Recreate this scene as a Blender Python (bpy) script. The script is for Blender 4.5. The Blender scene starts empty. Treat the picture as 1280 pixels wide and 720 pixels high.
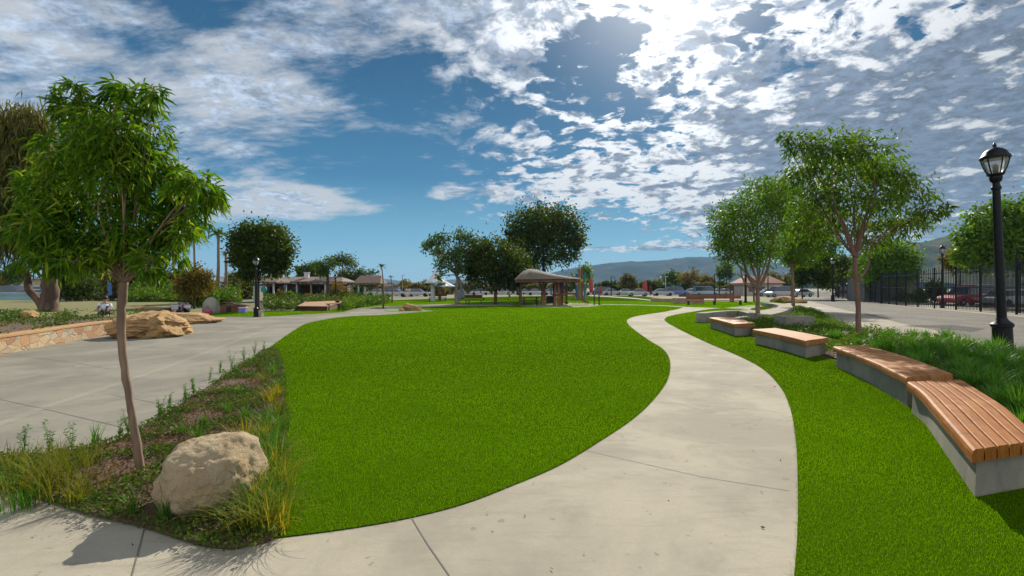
import bpy, math, random
import numpy as np
from mathutils import Vector, noise as mn
random.seed(7); RNG = np.random.default_rng(7)
S = bpy.context.scene; COL = S.collection
F, H, HZ = 640.0, 1.6, 360.0          # focal length in photo pixels, eye height, horizon row

def gp(u, v, z=0.0):                   # photo pixel -> point on the level z
    d = F * (H - z) / (v - HZ); return Vector(((u - 640) / F * d, d, z))
def at(u, v, d):                       # photo pixel -> point at depth d
    return Vector(((u - 640) / F * d, d, H + (HZ - v) / F * d))

# ---------------------------------------------------------------- tags and linking
def tag(o, label=None, cat=None, group=None, kind=None):
    if label: o['label'] = label
    if cat: o['category'] = cat
    if group: o['group'] = group
    if kind: o['kind'] = kind
    return o
def thing(name, label, cat, loc=(0, 0, 0), rz=0.0, group=None, scale=1.0):
    o = bpy.data.objects.new(name, None); COL.objects.link(o)
    o.location = loc; o.rotation_euler = (0, 0, rz); o.scale = (scale,) * 3
    o.empty_display_size = .2
    return tag(o, label, cat, group)
def copy_tree(o, parent=None):
    c = o.copy(); COL.objects.link(c)
    if parent is not None: c.parent = parent
    for ch in o.children: copy_tree(ch, c)
    return c
def dup(o, loc, rz=0.0, label=None, group=None, scale=None):
    c = copy_tree(o); c.location = loc; c.rotation_euler = (0, 0, rz)
    if scale is not None: c.scale = scale if hasattr(scale, '__len__') else (scale,) * 3
    if label: c['label'] = label
    if group: c['group'] = group
    return c
def recolour(root, old, new):
    for o in [root] + list(root.children_recursive):
        if o.type == 'MESH' and o.material_slots and o.material_slots[0].material == old:
            o.material_slots[0].link = 'OBJECT'; o.material_slots[0].material = new

class MB:
    def __init__(s): s.v = []; s.f = []
    def add(s, vs, fs):
        b = len(s.v); s.v += [tuple(p) for p in vs]; s.f += [tuple(i + b for i in f) for f in fs]; return s
    def box(s, c, d, rz=0.0, taper=1.0, tilt=None):
        x, y, z = d[0] / 2, d[1] / 2, d[2] / 2; vs = []
        ca, sa = math.cos(rz), math.sin(rz)
        for k, (i, j, l) in enumerate([(-1,-1,-1),(1,-1,-1),(1,1,-1),(-1,1,-1),(-1,-1,1),(1,-1,1),(1,1,1),(-1,1,1)]):
            t = taper if l > 0 else 1
            p = Vector((i * x * t, j * y * t, l * z))
            if tilt: p.rotate(tilt)
            vs.append((c[0] + p.x * ca - p.y * sa, c[1] + p.x * sa + p.y * ca, c[2] + p.z))
        return s.add(vs, [(0,3,2,1),(4,5,6,7),(0,1,5,4),(1,2,6,5),(2,3,7,6),(3,0,4,7)])
    def tube(s, pts, rad, n=8, cap=True):
        pts = [Vector(p) for p in pts]
        if not hasattr(rad, '__len__'): rad = [rad] * len(pts)
        vs = []; up = Vector((0.13, 0.31, 0.94))
        for i, p in enumerate(pts):
            a = pts[max(i - 1, 0)]; b = pts[min(i + 1, len(pts) - 1)]
            t = (b - a).normalized(); x = t.cross(up)
            if x.length < 1e-3: x = t.cross(Vector((1, 0, 0)))
            x.normalize(); y = t.cross(x)
            for k in range(n):
                q = 2 * math.pi * k / n
                vs.append(p + x * (rad[i] * math.cos(q)) + y * (rad[i] * math.sin(q)))
        fs = []
        for i in range(len(pts) - 1):
            for k in range(n):
                a = i * n + k; b = i * n + (k + 1) % n; fs.append((a, b, b + n, a + n))
        if cap: fs.append(tuple(range(n))[::-1]); fs.append(tuple(range((len(pts) - 1) * n, len(pts) * n)))
        return s.add(vs, fs)
    def lathe(s, prof, c=(0, 0, 0), n=20):
        vs = []; fs = []
        for r, z in prof:
            for k in range(n):
                q = 2 * math.pi * k / n; vs.append((c[0] + r * math.cos(q), c[1] + r * math.sin(q), c[2] + z))
        for i in range(len(prof) - 1):
            for k in range(n):
                a = i * n + k; b = i * n + (k + 1) % n; fs.append((a, b, b + n, a + n))
        fs.append(tuple(range(n))[::-1]); fs.append(tuple(range((len(prof) - 1) * n, len(prof) * n)))
        return s.add(vs, fs)
    def prism(s, pts, z0, z1):
        n = len(pts); vs = [(p[0], p[1], z0) for p in pts] + [(p[0], p[1], z1) for p in pts]
        fs = [tuple(range(n))[::-1], tuple(range(n, 2 * n))] + [(i, (i + 1) % n, (i + 1) % n + n, i + n) for i in range(n)]
        return s.add(vs, fs)
    def loft(s, secs, close=True, caps=True):
        n = len(secs[0]); vs = [p for q in secs for p in q]; fs = []
        for i in range(len(secs) - 1):
            for k in range(n if close else n - 1):
                a = i * n + k; b = i * n + (k + 1) % n; fs.append((a, b, b + n, a + n))
        if caps: fs.append(tuple(range(n))[::-1]); fs.append(tuple(range((len(secs) - 1) * n, len(secs) * n)))
        return s.add(vs, fs)
    def build(s, name, mat, parent=None, smooth=False, bevel=0, bseg=2, autosmooth=None):
        me = bpy.data.meshes.new(name); me.from_pydata(s.v, [], s.f); me.materials.append(mat)
        if smooth: me.polygons.foreach_set('use_smooth', [True] * len(me.polygons))
        o = bpy.data.objects.new(name, me); COL.objects.link(o)
        if parent is not None: o.parent = parent
        import bmesh
        bm = bmesh.new(); bm.from_mesh(me); bmesh.ops.recalc_face_normals(bm, faces=bm.faces); bm.to_mesh(me); bm.free()
        if autosmooth:
            me.set_sharp_from_angle(angle=math.radians(autosmooth))
        if bevel:
            m = o.modifiers.new('bevel', 'BEVEL'); m.width = bevel; m.segments = bseg; m.limit_method = 'ANGLE'
        return o

def npmesh(name, V, Fc, k, mat, parent=None, smooth=False):
    """V (n,3), Fc (m,k) arrays -> object"""
    me = bpy.data.meshes.new(name); me.vertices.add(len(V)); me.vertices.foreach_set('co', np.asarray(V, np.float32).ravel())
    me.loops.add(Fc.size); me.loops.foreach_set('vertex_index', Fc.astype(np.int32).ravel())
    me.polygons.add(len(Fc)); me.polygons.foreach_set('loop_start', np.arange(0, Fc.size, k, dtype=np.int32))
    try: me.polygons.foreach_set('loop_total', np.full(len(Fc), k, dtype=np.int32))
    except Exception: pass
    if smooth: me.polygons.foreach_set('use_smooth', np.ones(len(Fc), bool))
    me.materials.append(mat); me.update(calc_edges=True); me.validate()
    o = bpy.data.objects.new(name, me); COL.objects.link(o)
    if parent is not None: o.parent = parent
    return o

def cat_rom(pts, n=8, closed=False):
    P = [Vector(p) for p in pts]; out = []; m = len(P)
    for i in range(m if closed else m - 1):
        if closed: a, b, c, d = P[(i-1) % m], P[i], P[(i+1) % m], P[(i+2) % m]
        else: a, b, c, d = P[max(i-1, 0)], P[i], P[i+1], P[min(i+2, m-1)]
        for k in range(n):
            t = k / n
            out.append(.5 * ((2*b) + (-a+c)*t + (2*a-5*b+4*c-d)*t*t + (-a+3*b-3*c+d)*t**3))
    if not closed: out.append(P[-1].copy())
    return out

# ---------------------------------------------------------------- materials
class NT:
    def __init__(s, nt): s.nt = nt
    def n(s, t, **kw):
        o = s.nt.nodes.new(t)
        for k, v in kw.items(): setattr(o, k, v)
        return o
    def put(s, sock, v):
        if v is None: return
        if isinstance(v, bpy.types.NodeSocket): s.nt.links.new(v, sock)
        else: sock.default_value = v
    def m(s, op, a, b=None, c=None, clamp=False):
        o = s.n('ShaderNodeMath', operation=op, use_clamp=clamp)
        s.put(o.inputs[0], a); s.put(o.inputs[1], b); s.put(o.inputs[2], c); return o.outputs[0]
    def vm(s, op, a, b=None, sc=None):
        o = s.n('ShaderNodeVectorMath', operation=op); s.put(o.inputs[0], a); s.put(o.inputs[1], b)
        if sc is not None: s.put(o.inputs['Scale'], sc)
        return o.outputs[0] if op not in ('DOT_PRODUCT', 'LENGTH') else o.outputs['Value']
    def noise(s, vec, scale, detail=4, rough=.55, dist=0, out=0):
        o = s.n('ShaderNodeTexNoise'); s.put(o.inputs['Vector'], vec); s.put(o.inputs['Scale'], scale)
        o.inputs['Detail'].default_value = detail; o.inputs['Roughness'].default_value = rough; o.inputs['Distortion'].default_value = dist
        return o.outputs[out]
    def mix(s, f, a, b, mode='MIX'):
        o = s.n('ShaderNodeMix', data_type='RGBA', blend_type=mode); s.put(o.inputs[0], f)
        for i, v in ((6, a), (7, b)):
            if isinstance(v, (tuple, list)) and len(v) == 3: v = (*v, 1)
            s.put(o.inputs[i], v)
        return o.outputs[2]
    def ss(s, x, a, b, o0=0., o1=1.):
        o = s.n('ShaderNodeMapRange', interpolation_type='SMOOTHSTEP'); s.put(o.inputs[0], x)
        for i, v in enumerate((a, b, o0, o1)): s.put(o.inputs[i + 1], v)
        return o.outputs[0]
    def ramp(s, f, stops):
        o = s.n('ShaderNodeValToRGB'); e = o.color_ramp.elements
        while len(e) < len(stops): e.new(.5)
        for i, (p, c) in enumerate(stops): e[i].position = p; e[i].color = (*c, 1)
        s.put(o.inputs[0], f); return o.outputs[0]

def newmat(name):
    m = bpy.data.materials.new(name); m.use_nodes = True; nt = m.node_tree; nt.nodes.clear()
    g = NT(nt); out = g.n('ShaderNodeOutputMaterial'); b = g.n('ShaderNodeBsdfPrincipled')
    nt.links.new(b.outputs[0], out.inputs[0]); return m, g, b, out
def coords(g, kind='Object', stretch=None):
    v = g.n('ShaderNodeTexCoord').outputs[kind]
    if stretch:
        mp = g.n('ShaderNodeMapping'); g.put(mp.inputs[0], v); mp.inputs['Scale'].default_value = stretch; v = mp.outputs[0]
    return v
def bump(g, b, h, strength=.3, dist=.02):
    o = g.n('ShaderNodeBump'); o.inputs['Strength'].default_value = strength; o.inputs['Distance'].default_value = dist
    g.put(o.inputs['Height'], h); g.put(b.inputs['Normal'], o.outputs[0])
_mc = {}
def mat(name, c1, c2=None, scale=4, rough=.75, bmp=0., bscale=40, metal=0., stretch=None, spec=.5, detail=5, emit=None, bdist=.01, coat=0.):
    if name in _mc: return _mc[name]
    m, g, b, _ = newmat(name)
    c2 = c2 or tuple(x * .78 for x in c1)
    v = coords(g, 'Object', stretch)
    f = g.ss(g.noise(v, scale, detail, .6), .32, .68)
    g.put(b.inputs['Base Color'], g.mix(f, c1, c2))
    fr = g.noise(v, scale * 5, 3); b.inputs['Metallic'].default_value = metal
    g.put(b.inputs['Roughness'], g.m('ADD', rough - .08, g.m('MULTIPLY', fr, .16)))
    b.inputs['Specular IOR Level'].default_value = spec; b.inputs['Coat Weight'].default_value = coat
    if bmp: bump(g, b, g.noise(v, bscale, 4, .65), bmp, bdist)
    _mc[name] = m; return m
def leafmat(name, stops, trans=.35, rough=.5, patch=.6, spec=.07):
    """per-leaf colour (Random Per Island) with clump-size variation, and light coming through the leaf"""
    if name in _mc: return _mc[name]
    m, g, b, out = newmat(name)
    ri = g.n('ShaderNodeNewGeometry').outputs['Random Per Island']
    nz = g.noise(coords(g), patch, 3, .6)
    f = g.m('ADD', g.m('MULTIPLY', ri, .6), g.m('MULTIPLY', g.ss(nz, .3, .7), .4))
    c = g.ramp(f, stops)
    g.put(b.inputs['Base Color'], c); b.inputs['Roughness'].default_value = rough; b.inputs['Specular IOR Level'].default_value = spec
    t = g.n('ShaderNodeBsdfTranslucent'); tc = g.mix(1, c, (1.35, 1.4, .45), 'MULTIPLY'); g.put(t.inputs[0], tc)
    mx = g.n('ShaderNodeMixShader'); mx.inputs[0].default_value = trans
    m.node_tree.links.new(b.outputs[0], mx.inputs[1]); m.node_tree.links.new(t.outputs[0], mx.inputs[2]); m.node_tree.links.new(mx.outputs[0], out.inputs[0])
    _mc[name] = m; return m

def make_concrete(name, c1, c2, stainc, stain=.42, bscale=1.):
    m, g, b, _ = newmat(name); v = coords(g)
    big = g.ss(g.noise(v, .55, 6, .62, .5), .38, .62); c = g.mix(big, c1, c2)
    c = g.mix(g.m('MULTIPLY', g.ss(g.noise(v, 1.6, 8, .7, .8), .48, .74), stain), c, stainc)
    fine = g.noise(v, 60 * bscale, 3, .7); c = g.mix(g.ss(fine, .3, .7, 0, .25), c, tuple(x * .72 for x in c1))
    vs = coords(g, 'Object', (1.2, 9, 1)); st = g.noise(vs, 1.3, 6, .65, .3)
    c = g.mix(g.ss(st, .5, .75, 0, .35), c, tuple(x * .7 for x in c2))
    sp = g.noise(v, 9 * bscale, 2, .5); c = g.mix(g.ss(sp, .69, .73, 0, .6), c, tuple(x * .5 for x in c1))
    ve = g.n('ShaderNodeTexVoronoi', feature='DISTANCE_TO_EDGE'); ve.inputs['Scale'].default_value = .42
    g.put(ve.inputs['Vector'], g.vm('ADD', v, g.vm('SCALE', g.vm('SUBTRACT', g.noise(v, 2.2, 6, .7, 0, 1), (.5, .5, .5)), None, .5)))
    ck = g.m('MULTIPLY', g.ss(ve.outputs['Distance'], .0, .0035, 1, 0), g.ss(g.noise(v, .5, 2), .52, .6)); c = g.mix(g.m('MULTIPLY', ck, .6), c, tuple(x * .35 for x in c1))
    g.put(b.inputs['Base Color'], c); b.inputs['Roughness'].default_value = .88; b.inputs['Specular IOR Level'].default_value = .1
    bump(g, b, g.m('ADD', g.noise(v, 130 * bscale, 3, .7), g.m('MULTIPLY', g.noise(v, 14 * bscale, 4, .6), 1.5)), .35, .006)
    return m
M_path = make_concrete('path concrete', (.41, .37, .29), (.30, .272, .215), (.18, .165, .13))
M_plaza = make_concrete('plaza concrete', (.28, .262, .215), (.20, .19, .158), (.14, .132, .112))
M_cast = make_concrete('cast concrete', (.34, .31, .25), (.22, .205, .165), (.10, .095, .08), stain=.8, bscale=1.6)
M_walk = make_concrete('sidewalk concrete', (.37, .33, .26), (.29, .26, .21), (.21, .19, .15))
M_joint = mat('joint', (.15, .14, .12)); M_paleband = make_concrete('pale band', (.31, .29, .24), (.235, .222, .185), (.17, .16, .135))

def make_turf():
    m, g, b, _ = newmat('turf'); v = coords(g)
    c = g.mix(g.ss(g.noise(v, .25, 4, .6), .3, .7), (.06, .12, .003), (.05, .10, .003))
    vs = coords(g, 'Object', (.25, 3.2, 1)); c = g.mix(g.ss(g.noise(vs, .5, 3, .5), .45, .7, 0, .35), c, (.045, .09, .002))
    c = g.mix(g.ss(g.noise(v, 55, 3, .7), .38, .66, 0, .75), c, (.02, .045, .001))
    g.put(b.inputs['Base Color'], c); b.inputs['Roughness'].default_value = .75; b.inputs['Specular IOR Level'].default_value = .0
    b.inputs['Sheen Weight'].default_value = .0; b.inputs['Sheen Tint'].default_value = (.6, .9, .1, 1); b.inputs['Sheen Roughness'].default_value = .4
    bump(g, b, g.noise(v, 70, 4, .7), .6, .02); return m
M_turf = make_turf()
M_blade = leafmat('turf blade', [(0, (.08, .175, .002)), (.5, (.135, .275, .003)), (1, (.20, .36, .005))], .5, .8, .5, .0)
M_soil = mat('soil', (.15, .085, .05), (.08, .05, .032), 3, .95, .8, 30, bdist=.03)
M_earth = mat('park ground', (.12, .14, .05), (.17, .14, .08), .12, .95, .5, 8, bdist=.05)
M_lawn = mat('park lawn', (.085, .16, .016), (.12, .18, .025), .3, .9, .5, 12, bdist=.04)
M_dry = mat('dry lawn', (.13, .16, .035), (.19, .15, .06), .5, .9, .5, 12, bdist=.04)
M_black = mat('black painted iron', (.006, .006, .007), (.010, .010, .010), 3, .42, .15, 80, spec=.25)
M_dark = mat('dark metal', (.03, .03, .032), rough=.5)
M_screen = mat('privacy screen', (.02, .021, .024), (.035, .035, .04), 2, .85)
M_white = mat('white paint', (.75, .75, .72), (.62, .62, .6), 2, .6)
M_steel = mat('galvanised steel', (.35, .36, .37), rough=.45, metal=.6)
M_rubber = mat('rubber', (.02, .02, .02), rough=.85)
M_chrome = mat('wheel rim', (.45, .45, .46), rough=.35, metal=.8)
M_red = mat('red paint', (.45, .03, .03), rough=.5); M_blue = mat('blue paint', (.04, .16, .45), rough=.5)
M_teal = mat('teal paint', (.03, .26, .24), rough=.5); M_orange = mat('orange paint', (.6, .2, .05), rough=.5)
M_yellow = mat('yellow paint', (.6, .45, .06), rough=.5)
M_brown = mat('brown timber', (.16, .07, .035), (.10, .045, .025), 3, .75, .4, 20, stretch=(1, 1, .2))
M_redwood = mat('reddish timber', (.26, .10, .05), (.17, .065, .035), 3, .7, .4, 20, stretch=(1, 1, .2))
M_tan = mat('tan timber', (.38, .22, .11), (.28, .16, .08), 3, .75, .3, 20)
M_roof = mat('brown shingle', (.19, .125, .09), (.13, .088, .066), 6, .85, .5, 25)
M_roof2 = mat('grey-brown roof metal', (.20, .165, .135), (.16, .13, .105), 2, .85, spec=.1)
M_stucco = mat('stucco', (.52, .44, .34), (.44, .37, .29), 2, .9, .3)
M_greywall = mat('grey panelling', (.20, .195, .19), (.15, .145, .14), 1, .85)
M_bwhite = mat('pale wall', (.6, .6, .58), (.5, .5, .5), 1, .85)
M_glassdark = mat('window glass', (.03, .04, .05), (.05, .06, .07), 1, .12, spec=.8)
M_fabricwhite = mat('white tensile fabric', (.8, .8, .8), (.72, .72, .72), 1, .7)
M_skin = mat('skin', (.42, .25, .18), rough=.6); M_hair = mat('dark hair', (.02, .015, .012), rough=.7)
def make_wood(name, c1, c2, c3, worn):
    m, g, b, _ = newmat(name); uv = g.n('ShaderNodeUVMap').outputs[0]
    mp = g.n('ShaderNodeMapping'); g.put(mp.inputs[0], uv); mp.inputs['Scale'].default_value = (1.2, 26, 1)
    ri = g.n('ShaderNodeNewGeometry').outputs['Random Per Island']
    off = g.n('ShaderNodeCombineXYZ'); g.put(off.inputs[2], g.m('MULTIPLY', ri, 37.)); vec = g.vm('ADD', mp.outputs[0], off.outputs[0])
    gr = g.noise(vec, 1.6, 8, .65, 1.2)
    c = g.ramp(gr, [(.25, c1), (.5, c2), (.75, c3)])
    c = g.mix(g.m('MULTIPLY', ri, .5), c, c1)
    w = g.noise(g.vm('ADD', coords(g), off.outputs[0]), 2.3, 6, .7, .5)
    c = g.mix(g.ss(w, .5, .72, 0, worn), c, (.56, .31, .13))
    c = g.mix(g.ss(g.noise(coords(g), 3.4, 5, .7), .58, .75, 0, .6), c, tuple(x * .45 for x in c1))
    g.put(b.inputs['Base Color'], c); b.inputs['Roughness'].default_value = .6; b.inputs['Specular IOR Level'].default_value = .12
    bump(g, b, gr, .35, .004); return m
M_bench = make_wood('ipe bench wood', (.12, .032, .008), (.36, .125, .020), (.54, .235, .05), .30)
M_bench2 = make_wood('weathered ipe wood', (.20, .07, .020), (.43, .175, .050), (.58, .29, .11), .5)
def make_rock(name, c1, c2, c3, sc=1., bs=.8):
    m, g, b, _ = newmat(name); v = coords(g)
    c = g.mix(g.ss(g.noise(v, 1.8 * sc, 6, .62, .4), .33, .67), c1, c2)
    c = g.mix(g.ss(g.noise(v, 4.5 * sc, 8, .7, .6), .52, .7, 0, .8), c, c3)
    c = g.mix(g.ss(g.noise(v, 26 * sc, 5, .7), .45, .75, 0, .35), c, tuple(x * .6 for x in c1))
    g.put(b.inputs['Base Color'], c); b.inputs['Roughness'].default_value = .85; b.inputs['Specular IOR Level'].default_value = .25
    h = g.m('ADD', g.m('MULTIPLY', g.noise(v, 7 * sc, 8, .7, .3), 2.), g.noise(v, 45 * sc, 5, .7)); bump(g, b, h, bs, .03); return m
M_boulder = make_rock('granite boulder', (.50, .395, .25), (.42, .30, .165), (.25, .20, .145), 1.6)
M_sandrock = make_rock('sandstone', (.50, .31, .13), (.36, .22, .10), (.22, .15, .08), .6)
M_bark_tan = mat('tan bark', (.26, .17, .11), (.15, .10, .07), 9, .85, .8, 30, stretch=(1, 1, .25))
M_bark_red = mat('reddish bark', (.24, .13, .09), (.15, .09, .065), 7, .85, .8, 30, stretch=(1, 1, .25))
M_bark_dark = mat('dark bark', (.07, .05, .04), (.04, .03, .024), 5, .9, .9, 14, stretch=(1, 1, .2))
M_bark_willow = mat('furrowed bark', (.19, .11, .075), (.07, .045, .033), 2.5, .9, 1., 8, stretch=(1, 1, .15), bdist=.08)
L_near = leafmat('long green leaf', [(0, (0.019, 0.063, 0.007)), (.4, (0.062, 0.152, 0.010)), (.75, (0.147, 0.243, 0.015)), (1, (0.292, 0.330, 0.037))], .42, .42, 1.3)
L_right = leafmat('olive green leaf', [(0, (0.034, 0.085, 0.013)), (.5, (0.093, 0.178, 0.018)), (1, (0.217, 0.296, 0.039))], .40, .5, .9)
L_bright = leafmat('bright green leaf', [(0, (0.039, 0.104, 0.013)), (.5, (0.098, 0.195, 0.018)), (1, (0.182, 0.273, 0.039))], .38, .5, .8)
L_dark = leafmat('dark evergreen leaf', [(0, (.020, .040, .006)), (.6, (.055, .090, .010)), (1, (.16, .17, .02))], .36, .55, .5)
L_mid = leafmat('mid green leaf', [(0, (0.030, 0.075, 0.015)), (.5, (0.068, 0.128, 0.024)), (1, (0.135, 0.180, 0.045))], .28, .55, .4)
L_olive = leafmat('dusty olive leaf', [(0, (0.062, 0.069, 0.025)), (.5, (0.125, 0.119, 0.037)), (1, (0.213, 0.175, 0.056))], .28, .6, .3)
L_brown = leafmat('yellow-brown leaf', [(0, (0.084, 0.066, 0.017)), (.5, (0.168, 0.120, 0.024)), (1, (0.240, 0.180, 0.036))], .28, .6, .3)
L_willow = leafmat('willow leaf', [(0, (0.065, 0.078, 0.019)), (.5, (0.130, 0.130, 0.029)), (1, (0.221, 0.195, 0.052))], .3, .55, .25)
L_grassY = leafmat('yellow-green blade', [(0, (.07, .11, .012)), (.5, (.16, .17, .02)), (1, (.32, .24, .05))], .35, .5, 2)
L_grassG = leafmat('green blade', [(0, (0.032, 0.113, 0.014)), (.5, (0.081, 0.211, 0.023)), (1, (0.178, 0.308, 0.049))], .35, .45, 1.5)
L_cover = leafmat('ground cover leaf', [(0, (.03, .07, .012)), (.5, (.065, .12, .018)), (1, (.15, .15, .03))], .3, .5, 1.2)
L_coverB = leafmat('bright ground cover leaf', [(0, (.035, .09, .012)), (.5, (.08, .16, .016)), (1, (.17, .20, .03))], .35, .5, .8)
M_litter = leafmat('leaf litter', [(0, (.08, .04, .022)), (.5, (.17, .09, .045)), (1, (.28, .17, .09))], .05, .9, 2)

# ---------------------------------------------------------------- leaves, trees
def unit(a): return a / np.maximum(np.linalg.norm(a, axis=1, keepdims=True), 1e-6)
def leaf_arrays(C, D, L, W, droop=0., seg=1):
    n = len(C); D = unit(D); R = RNG.normal(size=(n, 3)); Sd = unit(np.cross(D, R)); Nn = np.cross(D, Sd)
    L = np.asarray(L).reshape(-1, 1) * np.ones((n, 1)); W = np.asarray(W).reshape(-1, 1) * np.ones((n, 1))
    if seg == 1:
        mid = C + D * L * .45 + Nn * W * .18
        V = np.stack([C, mid + Sd * W / 2, C + D * L, mid - Sd * W / 2], 1).reshape(-1, 3)
        b = np.arange(n)[:, None] * 4; Fc = (b + np.array([[0, 1, 2, 3]])); return V, Fc, 4
    def P(t):
        p = C + D * L * t; p = p.copy(); p[:, 2:3] -= droop * L * t * t; return p
    V = np.stack([P(0), P(.3) + Sd * W * .5, P(.3) - Sd * W * .5, P(.68) + Sd * W * .38, P(.68) - Sd * W * .38, P(1.)], 1)
    V[:, 1:5] += (Nn * W * .15)[:, None, :]; V = V.reshape(-1, 3)
    b = np.arange(n)[:, None] * 6
    Fc = np.concatenate([b + np.array([[0, 1, 2]]), b + np.array([[1, 3, 4]]), b + np.array([[1, 4, 2]]), b + np.array([[3, 5, 4]])], 0)
    return V, Fc, 3
def blob_points(c, r, k, inner=.45):
    d = unit(RNG.normal(size=(k, 3))); q = (inner + (1 - inner) * RNG.random((k, 1)) ** .6)
    return np.array(c) + d * q * np.array(r), d
def tree(name, label, cat, uv, trunk, blobs, leaf, n, lm, bark, z0=0., group=None, dspread=.8, droop=0., seg=1, sig=.12,
         down=.3, per=22, twig=.006, depth=None, limb=.3, yr=None, extra=None, inner=.45):
    """uv: photo pixel of the foot; trunk: (u,v,radius m); blobs: (u,v,ru,rv[,dy]) traced pixels turned into metres at the tree's distance"""
    b = gp(uv[0], uv[1], z0) if depth is None else Vector(((uv[0] - 640) / F * depth, depth, z0))
    d = b.y; px = d / F
    root = thing(name, label, cat, b, group=group)
    if trunk is None: trunk = [(uv[0], uv[1], .12 ), (uv[0], blobs[0][1], .06)]
    T = [at(u, v, d) - b for u, v, _ in trunk]; R = [r for *_, r in trunk]
    T[0].z = -.03
    tb = MB(); pts = cat_rom(T, 4); rr = np.interp(np.linspace(0, len(T) - 1, len(pts)), range(len(T)), R)
    for i, p in enumerate(pts[1:], 1): p.x += random.uniform(-.12, .12) * rr[i]; p.y += random.uniform(-.2, .2) * rr[i]
    tb.tube(pts, [x * random.uniform(.93, 1.08) for x in rr], 10 if px < .05 else 7)
    if extra:
        for e in extra:
            ep = cat_rom([at(u, v, d) - b + Vector((0, random.uniform(-.2, .2) * j * px * 8, 0)) for j, (u, v, _) in enumerate(e)], 4)
            er = np.interp(np.linspace(0, len(e) - 1, len(ep)), range(len(e)), [x[2] for x in e]); tb.tube(ep, list(er), 7)
    top = T[-1]; rt = R[-1]
    area = sum(q[2] * q[3] for q in blobs); CC = []; DD = []
    for q in blobs:
        dy = q[4] * 1.0 if len(q) > 4 else random.uniform(-1, 1) * dspread
        rx, rz = q[2] * px, q[3] * px; ry = yr if yr else max(rx, rz) * .9
        c = at(q[0], q[1], d + dy) - b
        # limb from the trunk to the blob
        j = min(range(len(pts)), key=lambda i: abs(pts[i].z - (top.z + (c.z - top.z) * .15)) + (pts[i] - c).length * .2)
        s0 = pts[max(j, int(len(pts) * .6))]
        mid = s0.lerp(c, .5) + Vector((random.uniform(-.15, .15), random.uniform(-.15, .15), random.uniform(-.05, .15))) * (c - s0).length
        lp = cat_rom([s0, mid, c], 4); r0 = rt * limb * 1.6
        tb.tube(lp, list(np.linspace(r0, max(twig, r0 * .25), len(lp))), 6, cap=False)
        k = max(4, int(n * q[2] * q[3] / area / per)); P, Dn = blob_points(c, (rx, ry, rz), k, inner)
        for i in range(0, k, max(1, k // 14)):
            tb.tube([c, c.lerp(Vector(P[i]), .5) + Vector((0, 0, .05 * rz)), P[i]], [max(twig, r0 * .3), twig, twig * .6], 4, cap=False)
        sg = sig * (max(rx, rz) if sig < 1 else 1)
        Cn = np.repeat(P, per, 0) + RNG.normal(size=(k * per, 3)) * sg
        Dd = np.repeat(Dn, per, 0) * .6 + RNG.normal(size=(k * per, 3)) * .75; Dd[:, 2] -= down
        CC.append(Cn); DD.append(Dd)
    C = np.concatenate(CC); D = np.concatenate(DD); sc = RNG.uniform(.7, 1.25, len(C))
    V, Fc, kk = leaf_arrays(C, D, leaf[0] * sc, leaf[1] * sc, droop, seg)
    tb.build('trunk', bark, root, smooth=True); npmesh('crown', V, Fc, kk, lm, root)
    return root
def autoblobs(u, v0, v1, w, n=7):
    """rough crown between rows v0 (top) and v1 (bottom), w wide"""
    h = (v1 - v0); out = [(u, (v0 + v1) / 2, w * .33, h * .38)]
    for i in range(n):
        a = random.uniform(0, 2 * math.pi); q = random.uniform(.45, .8); s = random.uniform(.2, .34)
        out.append((u + math.cos(a) * q * w * .36, (v0 + v1) / 2 + math.sin(a) * q * h * .36, w * s, h * s))
    return out

def blades(n, h, w, spread, lean=.6, seg=5, hvar=.35):
    """a tuft of curved grass blades, local coordinates"""
    a = RNG.uniform(0, 2 * np.pi, n); r = np.abs(RNG.normal(size=n)) * spread * .3
    B = np.stack([np.cos(a) * r, np.sin(a) * r, np.zeros(n)], 1); a2 = a + RNG.normal(size=n) * .7
    hh = h * (1 - hvar * RNG.random(n)); ln = lean * RNG.uniform(.15, 1., n)
    V = []
    sdx, sdy = -np.sin(a2), np.cos(a2)
    for i in range(seg + 1):
        t = i / seg; out = ln * hh * t ** 1.8; z = hh * (t - .38 * ln * t ** 2.6) * 1.0
        ww = w * (1 - t ** 1.6) * .5 + .0004
        c = B + np.stack([np.cos(a2) * out, np.sin(a2) * out, z], 1)
        s = np.stack([sdx * ww, sdy * ww, np.zeros(n)], 1); V += [c - s, c + s]
    V = np.stack(V, 1).reshape(-1, 3); m = 2 * (seg + 1); b = np.arange(n)[:, None] * m; fs = []
    for i in range(seg): fs.append(b + np.array([[2*i, 2*i+1, 2*i+3, 2*i+2]]))
    return V, np.concatenate(fs, 0)

def inpoly(P, poly):
    x, y = P[:, 0], P[:, 1]; r = np.zeros(len(P), bool); n = len(poly)
    for i in range(n):
        x1, y1 = poly[i][0], poly[i][1]; x2, y2 = poly[(i + 1) % n][0], poly[(i + 1) % n][1]
        c = ((y1 > y) != (y2 > y)); xs = (x2 - x1) * (y - y1) / ((y2 - y1) if abs(y2 - y1) > 1e-9 else 1e-9) + x1
        r ^= c & (x < xs)
    return r
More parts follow.
